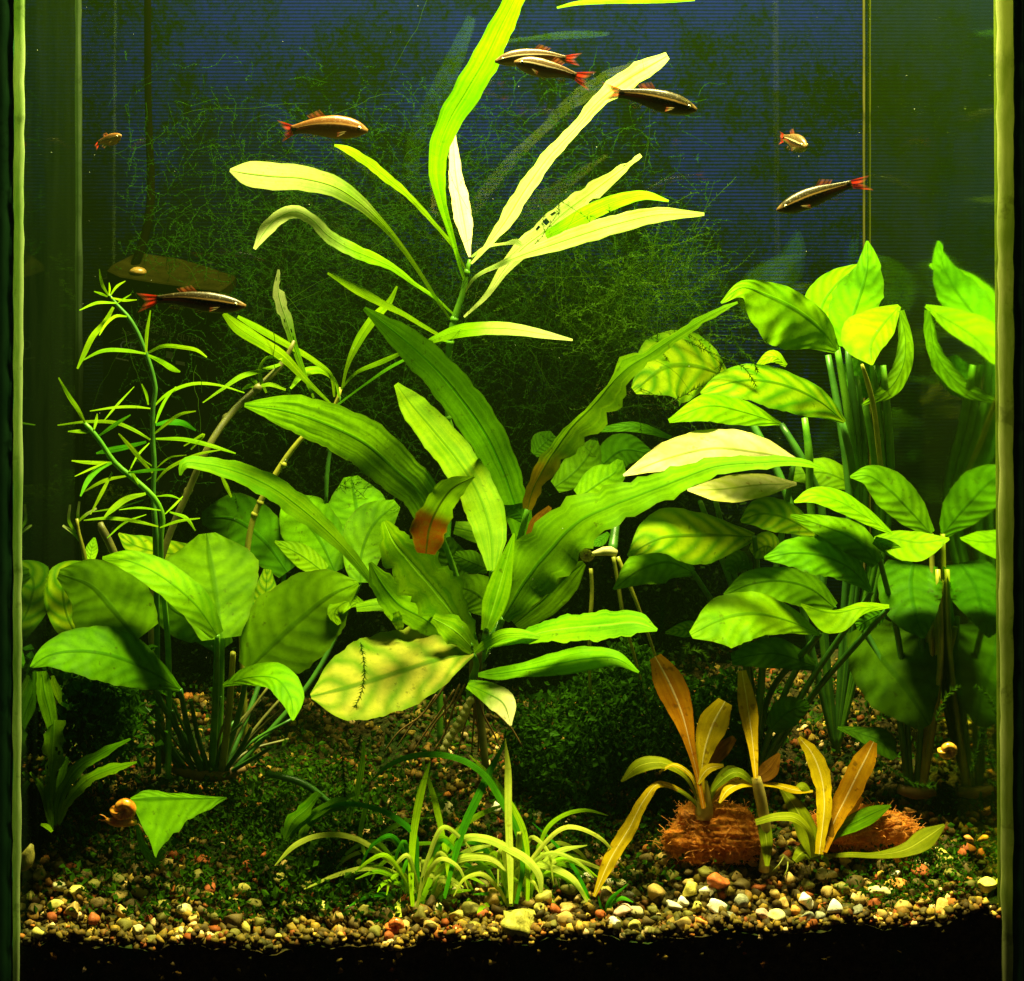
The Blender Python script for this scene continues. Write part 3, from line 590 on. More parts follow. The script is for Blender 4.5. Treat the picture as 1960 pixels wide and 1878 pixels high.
leaf(H, M_ORB, [(1010, 975), (1017, 946), (1037, 903), (1063, 860), (1097, 813), (1137, 773), (1173, 730), (1203, 703), (1240, 680), (1280, 653), (1340, 615), (1382, 592), (1412, 579)],
     [8, 14, 16, 14, 6, 5, 6, 22, 11, 9, 8, 6, 2], (.10, .07), wr=[8, 14, 20, 30, 40, 42, 34, 18, 16, 12, 8, 6, 2], k=.6, f=.2, ruf=.16, label='long narrow curling strap leaf with an orange decaying base')
leaf(H, M_STRAPD, [(985, 1195), (1040, 1150), (1085, 1105), (1118, 1078)], [18, 32, 30, 6], (.075, .07), k=-.2)
leaf(H, M_STRAP, [(962, 1185), (1010, 1105), (1055, 1050), (1105, 1000), (1165, 970), (1230, 945), (1295, 920), (1370, 893), (1450, 886), (1540, 886), (1579, 899)], [16, 52, 55, 48, 38, 31, 26, 18, 13, 7, 2], (.07, .04), k=.75, ruf=.10, f=.2)
leaf(H, M_STRAPS, [(900, 1235), (867, 1176), (820, 1116), (780, 1070), (753, 1036), (735, 998)], [14, 36, 50, 44, 30, 5], (.085, .035), k=.55, ruf=.13)
leaf(H, M_STRAP, [(860, 1225), (813, 1185), (765, 1158), (733, 1120), (708, 1077)], [14, 26, 30, 24, 4], (.068, .06), k=.5, ruf=.1)
leaf(H, M_ROT, [(815, 1060), (822, 1012), (840, 970), (866, 936), (908, 912)], [20, 34, 29, 23, 2], (.05, .03), k=.3, ruf=.08, f=.3, label='leaf with a rotting brown-red lower half')
leaf(H, M_STRAPS, [(930, 1208), (948, 1150), (965, 1090), (984, 1021)], [10, 24, 17, 2], (.055, .022), k=.35)
leaf(H, M_ANU, [(945, 1168), (905, 1132), (866, 1122)], [22, 38, 14], (.085, .085), k=.4, ruf=.06)
leaf(H, M_ANUD, [(880, 1110), (860, 1070), (850, 1030)], [20, 36, 14], .11, k=.2)
leaf(H, M_ANUD, [(935, 1090), (900, 1075), (870, 1062)], [10, 22, 8], .105, k=.3)
leaf(H, M_STRAP, [(960, 1035), (915, 1020), (870, 1010)], [10, 20, 12], .10, k=.6)
leaf(H, M_STRAPS, [(930, 1236), (985, 1226), (1040, 1210), (1100, 1202), (1160, 1197), (1220, 1193), (1258, 1206)], [5, 8, 20, 26, 27, 21, 3], (.055, .03), k=.9, ruf=.08)
leaf(H, M_STRAP, [(915, 1292), (950, 1290), (990, 1284), (1060, 1272), (1120, 1261), (1180, 1261), (1223, 1287)], [4, 12, 13, 22, 24, 14, 2], (.06, .04), k=.8)
leaf(H, M_STRAPY, [(908, 1250), (930, 1232), (963, 1214), (997, 1213), (1040, 1221)], [3, 9, 10, 9, 3], (.055, .045), k=.6)
leaf(H, M_STRAPS, [(908, 1245), (870, 1207), (828, 1183)], [12, 26, 10], (.06, .055), k=.6, ruf=.1)
leaf(H, M_STRAP, [(790, 1185), (735, 1158), (682, 1163)], [8, 13, 8], .065, k=.7)
leaf(H, M_STRAPY, [(765, 1205), (762, 1188), (757, 1172)], [6, 13, 8], .06, k=.5, ruf=.2)
leaf(H, M_ANUD, [(1010, 1000), (985, 975), (955, 965)], [8, 18, 8], .11)
leaf(H, M_BRWN, [(1010, 1030), (1030, 1000), (1053, 970)], [6, 14, 4], .085, label='reddish brown dying leaf behind')
for (u, v, y_) in ((1008, 1045, .09), (942, 1092, .075), (835, 1000, .1), (962, 1185, .07), (715, 1120, .075), (930, 1208, .05), (1010, 975, .1), (900, 1235, .06)):
    tube(H, M_STEM, [(u, v, y_, 6), ((u + 930) / 2, (v + 1262) / 2, (y_ + .08) / 2 + .02, 6), (918, 1268, .075, 7)], 'leaf_stalk', n=12)
tube(H, M_STEMB, [(912, 1245, .072, 11), (910, 1290, .078, 13), (915, 1340, .085, 10), (930, 1470, hy2, 7)], 'rhizome', sides=9)

# ---- right-hand broad-leaved plants
iy = .12
I = thing('upper_round_leaf_plant', 'tall broad-leaved plant high on the right, its leaves reaching above the others beside the pane', 'water plant', base_at(1600, .115))
leaf(I, M_ANUB, [(1585, 655), (1572, 590), (1600, 545), (1648, 506)], [20, 38, 30, 3], (.14, .145), k=.3)
leaf(I, M_ANU, [(1622, 665), (1632, 610), (1648, 560), (1660, 510), (1660, 461)], [16, 50, 46, 22, 2], (.128, .128), wr=[16, 38, 42, 28, 2], k=.25, ruf=.05)
leaf(I, M_ANUB, [(1602, 672), (1570, 628), (1525, 592), (1470, 565), (1420, 550), (1380, 580)], [8, 60, 84, 66, 24, 2], (.11, .075), wr=[6, 24, 30, 26, 12, 2], k=.45, f=.05)
leaf(I, M_ANU, [(1722, 595), (1733, 650), (1728, 700), (1706, 740), (1653, 774)], [9, 14, 18, 18, 3], (.110, .106), k=.2, f=.3)
leaf(I, M_ANUB, [(1722, 586), (1690, 622), (1668, 660), (1669, 699)], [4, 26, 24, 2], (.118, .100), wr=[5, 44, 62, 2], k=.9, f=.1)
leaf(I, M_ANUY, [(1390, 722), (1340, 702), (1280, 700), (1213, 748)], [10, 62, 78, 8], (.14, .12), wr=[10, 52, 66, 8], k=.5)
leaf(I, M_ANUB, [(1495, 812), (1430, 790), (1360, 776), (1280, 806)], [3, 26, 32, 4], (.12, .09), wr=[3, 20, 24, 4], k=.7)
leaf(I, M_ANUY, [(1617, 808), (1570, 768), (1510, 739), (1440, 727), (1380, 737), (1341, 752)], [4, 36, 50, 42, 22, 2], (.10, .06), wr=[4, 20, 25, 31, 22, 2], k=.9)
leaf(I, M_ANUB, [(1505, 700), (1480, 682), (1448, 700)], [4, 12, 3], .115)
leaf(I, M_ANUD, [(1660, 760), (1650, 725), (1625, 690)], [12, 40, 18], .13, k=.1)
for (u, v, y_, m, u2) in ((1602, 665, .11, M_STEM, 1640), (1622, 668, .115, M_STEMD, 1646), (1670, 700, .102, M_STEM, 1690), (1655, 772, .106, M_STEM, 1680), (1612, 808, .1, M_STEMD, 1635), (1495, 812, .12, M_STEMD, 1560), (1585, 680, .125, M_STEMD, 1625), (1640, 720, .12, M_STEMD, 1655), (1690, 700, .1, M_STEM, 1705), (1540, 800, .115, M_STEM, 1550), (1388, 720, .14, M_STEMD, 1500)):
    tube(I, m, [(u, v, y_, 6), ((u + u2) / 2 + 3, (v + 930) / 2, (y_ + .11) / 2, 8), (u2, 930, .115, 8), (u2 * .6 + 1600 * .4, 1180, .115, 7), (1600, 1440, .115, 7)], 'leaf_stalk', n=26)
tube(I, M_STEMY, [(1650, 698, .085, 3), (1660, 730, .088, 5), (1668, 760, .09, 5), (1682, 860, .1, 5), (1690, 930, .11, 5)], 'leaf_stalk', label='short yellow stub of a cut leaf stalk')

jy = .085
J = thing('middle_round_leaf_plant', 'dense broad-leaved plant in the right middle, some of its leaves coloured pale for the lamp glare', 'water plant', base_at(1440, .095))
leaf(J, M_ANUD, [(1150, 892), (1190, 862), (1245, 868)], [22, 34, 8], .15, k=.3)
leaf(J, M_ANUD, [(1062, 932), (1098, 905), (1128, 868), (1140, 838)], [14, 30, 26, 4], .135, k=.3)
leaf(J, M_ANUB, [(1108, 952), (1150, 922), (1180, 900), (1187, 880)], [18, 32, 20, 6], .125, k=.4)
leaf(J, M_ANUD, [(1022, 870), (1040, 850), (1060, 832)], [8, 26, 10], .15, k=.3)
leaf(J, M_ANUD, [(1285, 838), (1220, 818), (1130, 825)], [4, 10, 3], .14)
leaf(J, M_ANU, [(1645, 935), (1580, 905), (1512, 908)], [8, 28, 12], .12, k=.8)
leaf(J, M_ANUP, [(1522, 878), (1450, 866), (1370, 858), (1280, 877), (1193, 910)], [3, 32, 36, 24, 2], (.10, .07), wr=[3, 32, 37, 32, 2], k=1.0, label='leaf coloured almost white for the lamp glare')
leaf(J, M_ANUP, [(1525, 926), (1450, 928), (1380, 936), (1316, 938)], [3, 26, 25, 2], (.09, .06), wr=[3, 22, 22, 2], k=1.0)
leaf(J, M_ANUY, [(1444, 1028), (1390, 1024), (1330, 1024), (1265, 1030), (1201, 1064)], [8, 42, 58, 32, 2], (.085, .06), wr=[8, 26, 46, 52, 2], k=.6)
leaf(J, M_ANU, [(1327, 1096), (1280, 1076), (1230, 1088), (1174, 1128)], [8, 38, 34, 2], (.075, .06), k=.6)
leaf(J, M_ANUY, [(1560, 1022), (1490, 987), (1450, 984), (1418, 998)], [10, 32, 28, 3], (.085, .07), k=.8)
leaf(J, M_ANUY, [(1490, 1060), (1468, 1045), (1440, 1060)], [8, 28, 12], .088, k=.8)
leaf(J, M_ANUB, [(1708, 1022), (1650, 984), (1600, 957), (1555, 948), (1520, 961)], [3, 16, 20, 15, 2], (.065, .055), k=1.0)
leaf(J, M_ANU, [(1680, 1078), (1640, 1036), (1580, 1008), (1513, 987)], [14, 30, 22, 3], (.068, .062), k=.5)
leaf(J, M_ANU, [(1668, 1134), (1630, 1090), (1580, 1065), (1520, 1058), (1463, 1068)], [3, 28, 38, 31, 3], (.066, .050), wr=[3, 22, 33, 29, 3], k=.7, ruf=.05)
leaf(J, M_ANU, [(1597, 1162), (1550, 1125), (1490, 1111), (1430, 1120), (1386, 1140)], [16, 40, 40, 28, 4], (.078, .066), wr=[10, 24, 26, 24, 4], k=.6)
leaf(J, M_ANUB, [(1569, 1214), (1500, 1185), (1440, 1174), (1380, 1184), (1322, 1215)], [3, 30, 50, 58, 8], (.055, .036), wr=[3, 28, 41, 40, 6], k=.75)
leaf(J, M_ANUY, [(1340, 1200), (1310, 1205), (1273, 1211)], [12, 15, 2], .07)
leaf(J, M_ANUB, [(1702, 1161), (1650, 1163), (1595, 1172), (1533, 1157)], [3, 14, 42, 2], (.052, .042), wr=[4, 10, 4, 2], k=.9)
leaf(J, M_ANUD, [(1695, 1170), (1665, 1185), (1640, 1200)], [10, 20, 10], .075, k=.1)
leaf(J, M_ANUD, [(1440, 1085), (1410, 1075), (1395, 1095)], [6, 22, 10], .09)
leaf(J, M_ANUD, [(1560, 1275), (1480, 1250), (1400, 1262)], [10, 30, 12], .08, k=.4)
leaf(J, M_ANUD, [(1165, 1020), (1150, 1035), (1130, 1042)], [4, 10, 4], .1)
tube(J, M_STEMD, [(1185, 930, .12, 8), (1180, 990, .10, 8), (1172, 1056, .085, 10)], 'leaf_stalk')
for (u, v, y_, u2, v2) in ((1520, 880, .1, 1470, 1180), (1444, 1028, .085, 1460, 1200), (1327, 1096, .075, 1420, 1240), (1668, 1134, .066, 1560, 1290), (1597, 1162, .078, 1520, 1290), (1569, 1214, .055, 1490, 1300), (1340, 960, .09, 1400, 1120), (1370, 960, .09, 1410, 1120), (1700, 1165, .052, 1580, 1300), (1420, 1080, .09, 1450, 1180)):
    tube(J, M_STEMD, [(u, v, y_, 5), ((u + u2) / 2, (v + v2) / 2, (y_ + .09) / 2 + .01, 6), (u2, v2, .095, 6), (1440, 1500, .095, 6)], 'leaf_stalk', n=20)
tube(J, M_ROOT, [(1128, 1062, .082, 3), (1172, 1056, .082, 9), (1180, 1060, .082, 7)], 'rhizome', sides=9)
tube(J, M_STEMY, [(1174, 1066, .08, 4), (1182, 1110, .08, 4), (1191, 1170, .08, 4), (1215, 1260, .085, 3), (1255, 1420, .1, 3)], 'root')
tube(J, M_STEMY, [(1182, 1066, .08, 4), (1205, 1120, .078, 4), (1228, 1180, .078, 3.5), (1258, 1270, .08, 3), (1290, 1420, .09, 3)], 'root')
tube(J, M_STEMY, [(1131, 1088, .082, 4), (1133, 1130, .082, 4), (1130, 1185, .082, 4), (1128, 1280, .085, 3), (1140, 1440, .1, 3)], 'root')

ky = .05
K = thing('front_round_leaf_plant', 'drooping dark broad-leaved plant in the right front corner beside the pane', 'water plant', base_at(1740, .075))
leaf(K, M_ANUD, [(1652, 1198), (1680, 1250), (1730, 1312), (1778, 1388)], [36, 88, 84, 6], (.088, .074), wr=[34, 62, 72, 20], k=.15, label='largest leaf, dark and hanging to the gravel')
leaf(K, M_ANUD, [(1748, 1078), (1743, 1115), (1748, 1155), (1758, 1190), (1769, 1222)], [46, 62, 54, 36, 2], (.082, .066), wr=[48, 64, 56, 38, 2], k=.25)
leaf(K, M_ANU, [(1782, 1022), (1740, 975), (1700, 935), (1660, 910), (1627, 913)], [10, 32, 36, 20, 2], (.092, .086), k=.6)
leaf(K, M_ANUB, [(1674, 1030), (1710, 1030), (1760, 1038), (1817, 1031)], [3, 14, 20, 2], (.068, .062), wr=[4, 34, 36, 3], k=1.0, f=-.1)
leaf(K, M_ANU, [(1673, 1034), (1705, 1050), (1745, 1079)], [8, 14, 4], .060, k=.3)
leaf(K, M_ANUD, [(1603, 1393), (1650, 1405), (1690, 1422), (1712, 1453)], [3, 14, 25, 6], (.085, .075), k=.6)
leaf(K, M_ANUD, [(1475, 1395), (1510, 1362), (1548, 1348)], [16, 30, 8], .085, k=.2)
for (u, v, y_, u2) in ((1652, 1198, .094, 1740), (1750, 1085, .100, 1770), (1782, 1022, .088, 1780), (1674, 1032, .068, 1750), (1795, 1090, .08, 1795), (1780, 1200, .08, 1784), (1790, 1110, .084, 1788), (1770, 1150, .09, 1775), (1760, 1180, .086, 1765)):
    tube(K, M_STEMY if u > 1760 else M_STEMD, [(u, v, y_, 5), ((u + u2) / 2 + 6, (v + 1400) / 2, .085, 6), (u2 * .5 + 870, 1520, .078, 6)], 'leaf_stalk', n=16)
tube(K, M_ROOTB, [(1720, 1510, .076, 9), (1750, 1518, .076, 12), (1790, 1515, .076, 9)], 'rhizome', sides=9)

# ---- jagged small plant bottom left
L = thing('jagged_leaf_plant', 'small plant with ragged-edged leaves in the front left corner by the pane', 'water plant', base_at(105, .045))
leaf(L, M_STRAPS, [(100, 1590), (97, 1540), (98, 1470), (102, 1420), (104, 1378)], [3, 8, 18, 24, 18], (.045, .04), k=.2, ruf=.16, rag=.5, holes=4)
leaf(L, M_STRAP, [(105, 1580), (118, 1520), (150, 1470), (195, 1442), (250, 1414)], [3, 10, 12, 9, 2], (.045, .03), ruf=.12)
leaf(L, M_STRAPY, [(112, 1578), (130, 1535), (165, 1494), (207, 1474), (262, 1459)], [3, 9, 11, 10, 2], (.043, .025), ruf=.16)
leaf(L, M_STRAP, [(98, 1590), (90, 1555), (82, 1513), (58, 1478)], [2, 4, 7, 2], .04)
leaf(L, M_STRAP, [(114, 1580), (112, 1530), (120, 1480), (130, 1450)], [2, 5, 8, 2], .05)
leaf(L, M_WIL, [(116, 1345), (108, 1320), (99, 1294)], [3, 9, 5], .06, rag=.3)
leaf(L, M_STRAP, [(104, 1420), (96, 1370), (84, 1320), (80, 1285)], [5, 14, 16, 12], .055, k=.2, rag=.2)
leaf(L, M_WIL, [(112, 1342), (130, 1352), (146, 1350)], [3, 4, 1], .06)
leaf(L, M_WIL, [(100, 1592), (90, 1582), (78, 1578)], [3, 5, 2], .03)

# ---- leaf drifting at the surface
FL = thing('floating_leaf', 'thin yellow-green leaf drifting at the top edge above the pair of minnows', 'leaf', P(1180, 2, .07))
leaf(FL, M_WIL, [(1330, -2), (1270, -3), (1210, -2), (1150, 3), (1100, 7), (1066, 15)], [4, 9, 9, 5, 4, 2], (.075, .06), k=.5, name='blade')
# ---- fallen leaf with the snail
ML = thing('fallen_leaf', 'bright green three-cornered fallen leaf lying low at the front left, beside an orange snail', 'leaf', P(330, 1640, .03))
leaf(ML, M_ANU, [(434, 1527), (390, 1528), (350, 1527), (320, 1526), (296, 1526), (272, 1528), (250, 1531)], [2, 27, 54, 84, 118, 66, 6], (.045, .032), wr=[1, 5, 9, 8, 15, 12, 4], k=.55, f=.22, ruf=.07, und=2.2, name='blade', n=36)
leaf(ML, M_ANU, [(262, 1580), (278, 1628), (296, 1646), (312, 1626)], [4, 8, 9, 5], .033, name='folded_edge')
# ================================================================ grass clumps, sword plants
def clump(root, rows, y0):
    for r in rows:
        pts, w, m = r[:3]; w = [x * .86 for x in w]; dy = r[3] if len(r) > 3 else -.008
        leaf(root, m, pts, w, (y0, max(.008, y0 + dy)), k=.5, m=4, f=.25, und=.4, name='blade')
def extra(root, u0, v0, y0, n, seed, lmin=55, lmax=200):
    q = random.Random(seed)
    for i in range(n):
        a = q.uniform(-1, 1); L = q.uniform(lmin, lmax); h = L * q.uniform(.45, .8); dx = a * L * 1.1; b = u0 + q.uniform(-16, 16)
        pts = [(b, v0), (b + dx * .22, v0 - h * .62), (b + dx * .55, v0 - h), (b + dx * .85, v0 - h * .86), (b + dx * 1.08, v0 - h * q.uniform(.3, .7))]
        leaf(root, q.choice([M_GRASS, M_GRASSP, M_GRASSP, M_GRASS, M_GRASSD]), pts, [2.6, 4, 4.4, 3.4, 1], (y0 + q.uniform(-.008, .01), y0 + q.uniform(-.02, .018)), k=.5, m=4, f=.25, und=.4, name='blade')
ny_ = .036
N1 = thing('grass_clump', 'larger grassy clump in the front centre with upright blades and one long dark arching blade', 'grass clump', base_at(802, ny_))
G, GP, GD = M_GRASS, M_GRASSP, M_GRASSD
clump(N1, [
    ([(790, 1735), (787, 1683), (793, 1586), (807, 1513), (824, 1455)], [4, 6, 8, 8, 1], G),
    ([(862, 1700), (853, 1636), (833, 1536), (809, 1458)], [4, 5, 7, 2], G, .005),
    ([(850, 1720), (867, 1653), (887, 1586), (917, 1520), (943, 1466), (968, 1419)], [4, 6, 9, 9, 7, 2], GD),
    ([(805, 1730), (847, 1636), (887, 1580), (925, 1556), (979, 1536)], [5, 8, 7, 6, 1], G, .004),
    ([(800, 1730), (797, 1640), (793, 1600), (753, 1563), (703, 1543), (650, 1540), (612, 1552)], [4, 6, 7, 7, 6, 5, 1], GD, -.004),
    ([(795, 1725), (770, 1670), (730, 1636), (690, 1609), (650, 1598), (600, 1602), (565, 1618), (526, 1657)], [4, 5, 6, 6, 6, 6, 6, 1], GP, -.02),
    ([(795, 1735), (785, 1695), (753, 1672), (703, 1662), (650, 1673), (582, 1702)], [4, 5, 7, 6, 5, 1], GP, -.02),
    ([(790, 1735), (765, 1690), (725, 1668), (680, 1683)], [4, 5, 5, 1], G, -.018),
    ([(795, 1740), (760, 1690), (735, 1690), (722, 1708)], [3, 5, 5, 1], G, -.02),
    ([(812, 1730), (825, 1690), (853, 1657), (903, 1640), (945, 1646), (968, 1667)], [4, 6, 8, 9, 7, 2], GP, -.02),
    ([(822, 1735), (843, 1697), (867, 1663), (900, 1640), (925, 1632)], [4, 7, 8, 7, 2], GP, -.015),
    ([(838, 1720), (858, 1660), (893, 1604), (930, 1606), (970, 1623), (1013, 1650), (1032, 1675), (1036, 1710)], [4, 6, 8, 9, 9, 9, 8, 3], GP, -.022),
    ([(815, 1735), (832, 1718), (855, 1709), (902, 1704)], [4, 6, 6, 2], G, -.02),
    ([(790, 1738), (770, 1720), (762, 1735), (764, 1756)], [3, 5, 7, 6], GP, -.02),
    ([(718, 1640), (735, 1595), (770, 1575), (830, 1564)], [3, 5, 6, 1], G, .01),
    ([(740, 1640), (775, 1620), (820, 1614), (850, 1616)], [2, 4, 4, 2], G, .0),
    ([(700, 1640), (690, 1600), (696, 1560), (707, 1515)], [3, 5, 5, 2], G, .012),
    ([(810, 1735), (812, 1670), (835, 1640), (845, 1625)], [3, 6, 6, 2], G, -.01),
    ([(830, 1740), (870, 1690), (925, 1660), (943, 1662)], [3, 6, 6, 2], G, -.018),
    ([(838, 1720), (843, 1740), (842, 1756)], [7, 9, 8], GP, -.015),
    ([(880, 1715), (900, 1728), (908, 1740)], [4, 6, 2], G, -.015),
    ([(800, 1738), (740, 1712), (700, 1718), (660, 1740)], [3, 5, 4, 1], GD, -.02),
    ([(795, 1738), (745, 1740), (720, 1765)], [3, 5, 1], GD, -.022),
    ([(805, 1738), (860, 1655), (905, 1625), (940, 1618)], [3, 6, 6, 2], GP, -.01)], ny_)
N2 = thing('grass_clump', 'right-hand grassy clump in the front centre with a pale tall folded blade', 'grass clump', base_at(985, ny_ - .004))
clump(N2, [
    ([(978, 1730), (977, 1670), (973, 1553), (972, 1470), (967, 1414)], [4, 7, 8, 7, 1], GP),
    ([(1010, 1725), (1010, 1653), (1000, 1590), (970, 1530), (938, 1485), (899, 1446)], [4, 6, 9, 8, 6, 1], G, .0),
    ([(988, 1730), (1001, 1653), (988, 1586), (958, 1530), (928, 1484), (887, 1456), (830, 1444), (770, 1453), (737, 1470), (712, 1494)], [4, 6, 7, 8, 8, 7, 7, 6, 5, 1], GD, .01),
    ([(990, 1728), (985, 1672), (1013, 1654), (1053, 1660), (1097, 1683), (1124, 1727)], [4, 5, 8, 8, 7, 2], GP, -.016),
    ([(1015, 1725), (1033, 1620), (1047, 1586), (1080, 1560), (1120, 1551), (1164, 1561)], [3, 4, 5, 5, 4, 1], G, -.005),
    ([(1000, 1728), (1025, 1672), (1070, 1630), (1124, 1618)], [4, 6, 7, 1], GP, -.01),
    ([(1138, 1752), (1120, 1703), (1087, 1643), (1053, 1606), (1019, 1575)], [3, 4, 4, 3, 1], GD, .0),
    ([(1000, 1735), (1010, 1722), (1037, 1719), (1063, 1740), (1087, 1770), (1103, 1801)], [4, 6, 9, 10, 9, 2], GP, -.02),
    ([(985, 1735), (963, 1727), (937, 1730), (920, 1743), (916, 1761)], [3, 6, 6, 7, 3], G, -.018),
    ([(995, 1732), (1010, 1690), (1060, 1672), (1100, 1690), (1125, 1722)], [3, 5, 7, 7, 3], G, -.015),
    ([(985, 1732), (965, 1680), (960, 1650)], [4, 7, 3], G), ([(990, 1735), (995, 1690), (1010, 1660)], [5, 7, 3], GD), ([(980, 1735), (955, 1700), (940, 1690)], [4, 6, 2], GD),
    ([(1000, 1735), (1015, 1700), (1035, 1685)], [4, 7, 2], G), ([(975, 1735), (940, 1712), (905, 1712)], [4, 5, 1], GD, -.015), ([(995, 1733), (1030, 1630), (1035, 1615), (1052, 1640)], [3, 6, 6, 2], G, -.008)], ny_ - .004)
extra(N1, 800, 1738, ny_, 60, 1)
extra(N2, 985, 1735, ny_ - .004, 48, 2)
N3 = thing('small_grass_clump', 'tiny dark grass tuft on the gravel right of the two big grass clumps', 'grass clump', base_at(1160, .02))
clump(N3, [([(1160, 1758), (1164, 1730), (1202, 1692)], [3, 5, 1], GD), ([(1163, 1756), (1172, 1728), (1190, 1719), (1212, 1727)], [3, 5, 5, 1], GD), ([(1158, 1758), (1150, 1735), (1145, 1715)], [2, 3, 1], GD)], .02)
N4 = thing('torn_leaf_plant', 'dull green plant with torn leaves left of the grass, half hidden in dark moss', 'water plant', base_at(545, .055))
leaf(N4, M_STRAPS, [(545, 1605), (560, 1572), (590, 1545), (612, 1518)], [4, 14, 14, 8], .05, rag=.35)
leaf(N4, M_STRAPS, [(555, 1600), (600, 1560), (640, 1535), (680, 1520)], [3, 9, 10, 4], .05, rag=.3)
leaf(N4, M_STRAP, [(575, 1600), (620, 1555), (670, 1543)], [3, 6, 3], .05)
leaf(N4, M_STRAP, [(532, 1768), (567, 1737), (600, 1711), (636, 1698)], [2, 9, 13, 2], (.03, .022))
leaf(N4, M_STRAP, [(575, 1610), (582, 1590), (590, 1580)], [5, 8, 5], .045)
tube(N4, M_STEMD, [(640, 1545, .075, 6), (580, 1500, .075, 7), (510, 1480, .075, 6)], 'stem')
leaf(N4, M_STRAPD, [(668, 1580), (680, 1530), (692, 1470), (697, 1420)], [3, 5, 6, 2], .08)

# ---- fibrous plugs the sword plants grow from
def plug(name, label, u, v, y, ru, rv, seed):
    g = on_ground(u, v + rv * .9); y = g[1]
    c = P(u, v, y); k = S0 * (CAM_D + y) / CAM_D
    r = np.random.default_rng(seed)
    root = thing(name, label, 'root plug', (c[0], c[1], c[2] - rv * k))
    bm = bmesh.new(); bmesh.ops.create_icosphere(bm, subdivisions=5, radius=1)
    V = np.array([v_.co[:] for v_ in bm.verts]); F = [[q.index for q in f.verts] for f in bm.faces]; bm.free()
    n1 = sum(a * np.sin(V @ r.normal(0, s, (3, 1)) + r.uniform(0, 6)) for s, a in ((2, .13), (4, .11), (8, .08), (15, .04), (25, .02)) for _ in range(2))[:, 0]
    V = V * (1 + n1[:, None]) * np.array([ru, rv * 1.0, rv]) * k + c
    T = NT(name + '_fibre'); ob = T.n('ShaderNodeTexCoord').outputs['Object']
    nz = T.noise(ob, 230, 5, .7, 1.2); n2 = T.noise(ob, 60, 3)
    col = T.mix(T.ramp(nz, .35, .68), (.45, .11, .006), (.95, .36, .040)); col = T.mix(T.math('MULTIPLY', T.ramp(n2, .52, .75), .6), col, (.62, .36, .14))
    tl = T.n('ShaderNodeBsdfTranslucent'); T.l(col, tl.inputs['Color']); mx = T.n('ShaderNodeMixShader'); mx.inputs[0].default_value = .3
    T.l(T.bsdf(col, .8, .1, T.bump(nz, .9, .002)), mx.inputs[1]); T.l(tl.outputs[0], mx.inputs[2]); child('plug', V, F, T.done(mx.outputs[0]), root)
    M_F = plain(name + '_strand', (.50, .15, .010), (.90, .36, .05), 200, .7)
    bag = Bag()
    for i in range(1100):
        q = V[r.integers(len(V))]; d = (q - c); d /= np.linalg.norm(d) + 1e-9
        d2 = r.normal(0, 1, 3); L = r.uniform(.0012, .0038)
        p = [q + d * .0006 + (d2 * .6 + d * .35) * L * t for t in (0, .5, 1)]; p[1] = p[1] + r.normal(0, .0006, 3)
        for a_, b_ in ((0, 1), (1, 2)):
            w = np.cross(p[b_] - p[a_], r.normal(0, 1, 3)); w /= np.linalg.norm(w) + 1e-9; w *= .00011
            w2 = np.cross(p[b_] - p[a_], w); w2 /= np.linalg.norm(w2) + 1e-9; w2 *= .00011
            bag.add([p[a_] + w, p[a_] - w, p[a_] + w2, p[b_] + w, p[b_] - w, p[b_] + w2], [(0, 1, 4, 3), (1, 2, 5, 4), (2, 0, 3, 5)])
    o = bag.build('strands', M_F, root); o['kind'] = 'stuff'
    return y
oy1 = plug('root_plug', 'rust-orange fibrous root plug under the golden-leaved plants at the front right', 1378, 1604, .05, 100, 50, 1)
oy3 = plug('root_plug', 'flatter rusty fibrous plug on the right, behind the orange-leaved plant', 1645, 1585, .06, 108, 40, 2)
oy1 -= .004
O1 = thing('golden_leaf_plant', 'golden brown rosette on the orange plug, with one long leaf drooping left to the gravel', 'water plant', P(1348, 1560, oy1))
leaf(O1, M_ORNG, [(1347, 1548), (1335, 1485), (1322, 1430), (1305, 1365), (1280, 1305), (1254, 1257)], [4, 5, 9, 22, 29, 12], (oy1, .045), k=.2)
leaf(O1, M_GOLD, [(1347, 1545), (1343, 1480), (1350, 1430), (1364, 1388), (1388, 1343)], [5, 7, 19, 29, 15], (oy1, .045), k=.3)
leaf(O1, M_OLIV, [(1340, 1540), (1310, 1485), (1265, 1460), (1225, 1466), (1189, 1496)], [3, 4, 11, 14, 2], (oy1, .04), k=.7)
leaf(O1, M_GOLD, [(1345, 1548), (1300, 1512), (1258, 1502), (1234, 1530), (1204, 1586), (1171, 1640), (1137, 1716)], [4, 4, 7, 10, 14, 14, 3], (oy1, .022), k=.6, ruf=.05, label='long drooping yellow-orange leaf')
leaf(O1, M_GOLD, [(1342, 1540), (1320, 1482), (1290, 1464), (1262, 1478)], [2, 4, 4, 2], oy1 - .004)
leaf(O1, M_OLIV, [(1352, 1548), (1370, 1502), (1400, 1474), (1430, 1490)], [4, 7, 10, 3], (oy1, .04))
leaf(O1, M_BRWN, [(1358, 1470), (1382, 1435), (1406, 1412)], [6, 15, 6], oy1 + .006, k=.3)
leaf(O1, M_GOLD, [(1335, 1500), (1355, 1472), (1385, 1465)], [4, 9, 3], oy1 - .006, k=.9)
leaf(O1, M_OLIV, [(1340, 1548), (1312, 1520), (1285, 1508)], [3, 4, 1.5], oy1)
leaf(O1, M_GOLD, [(1350, 1548), (1380, 1512), (1415, 1488)], [4, 6, 3], oy1)
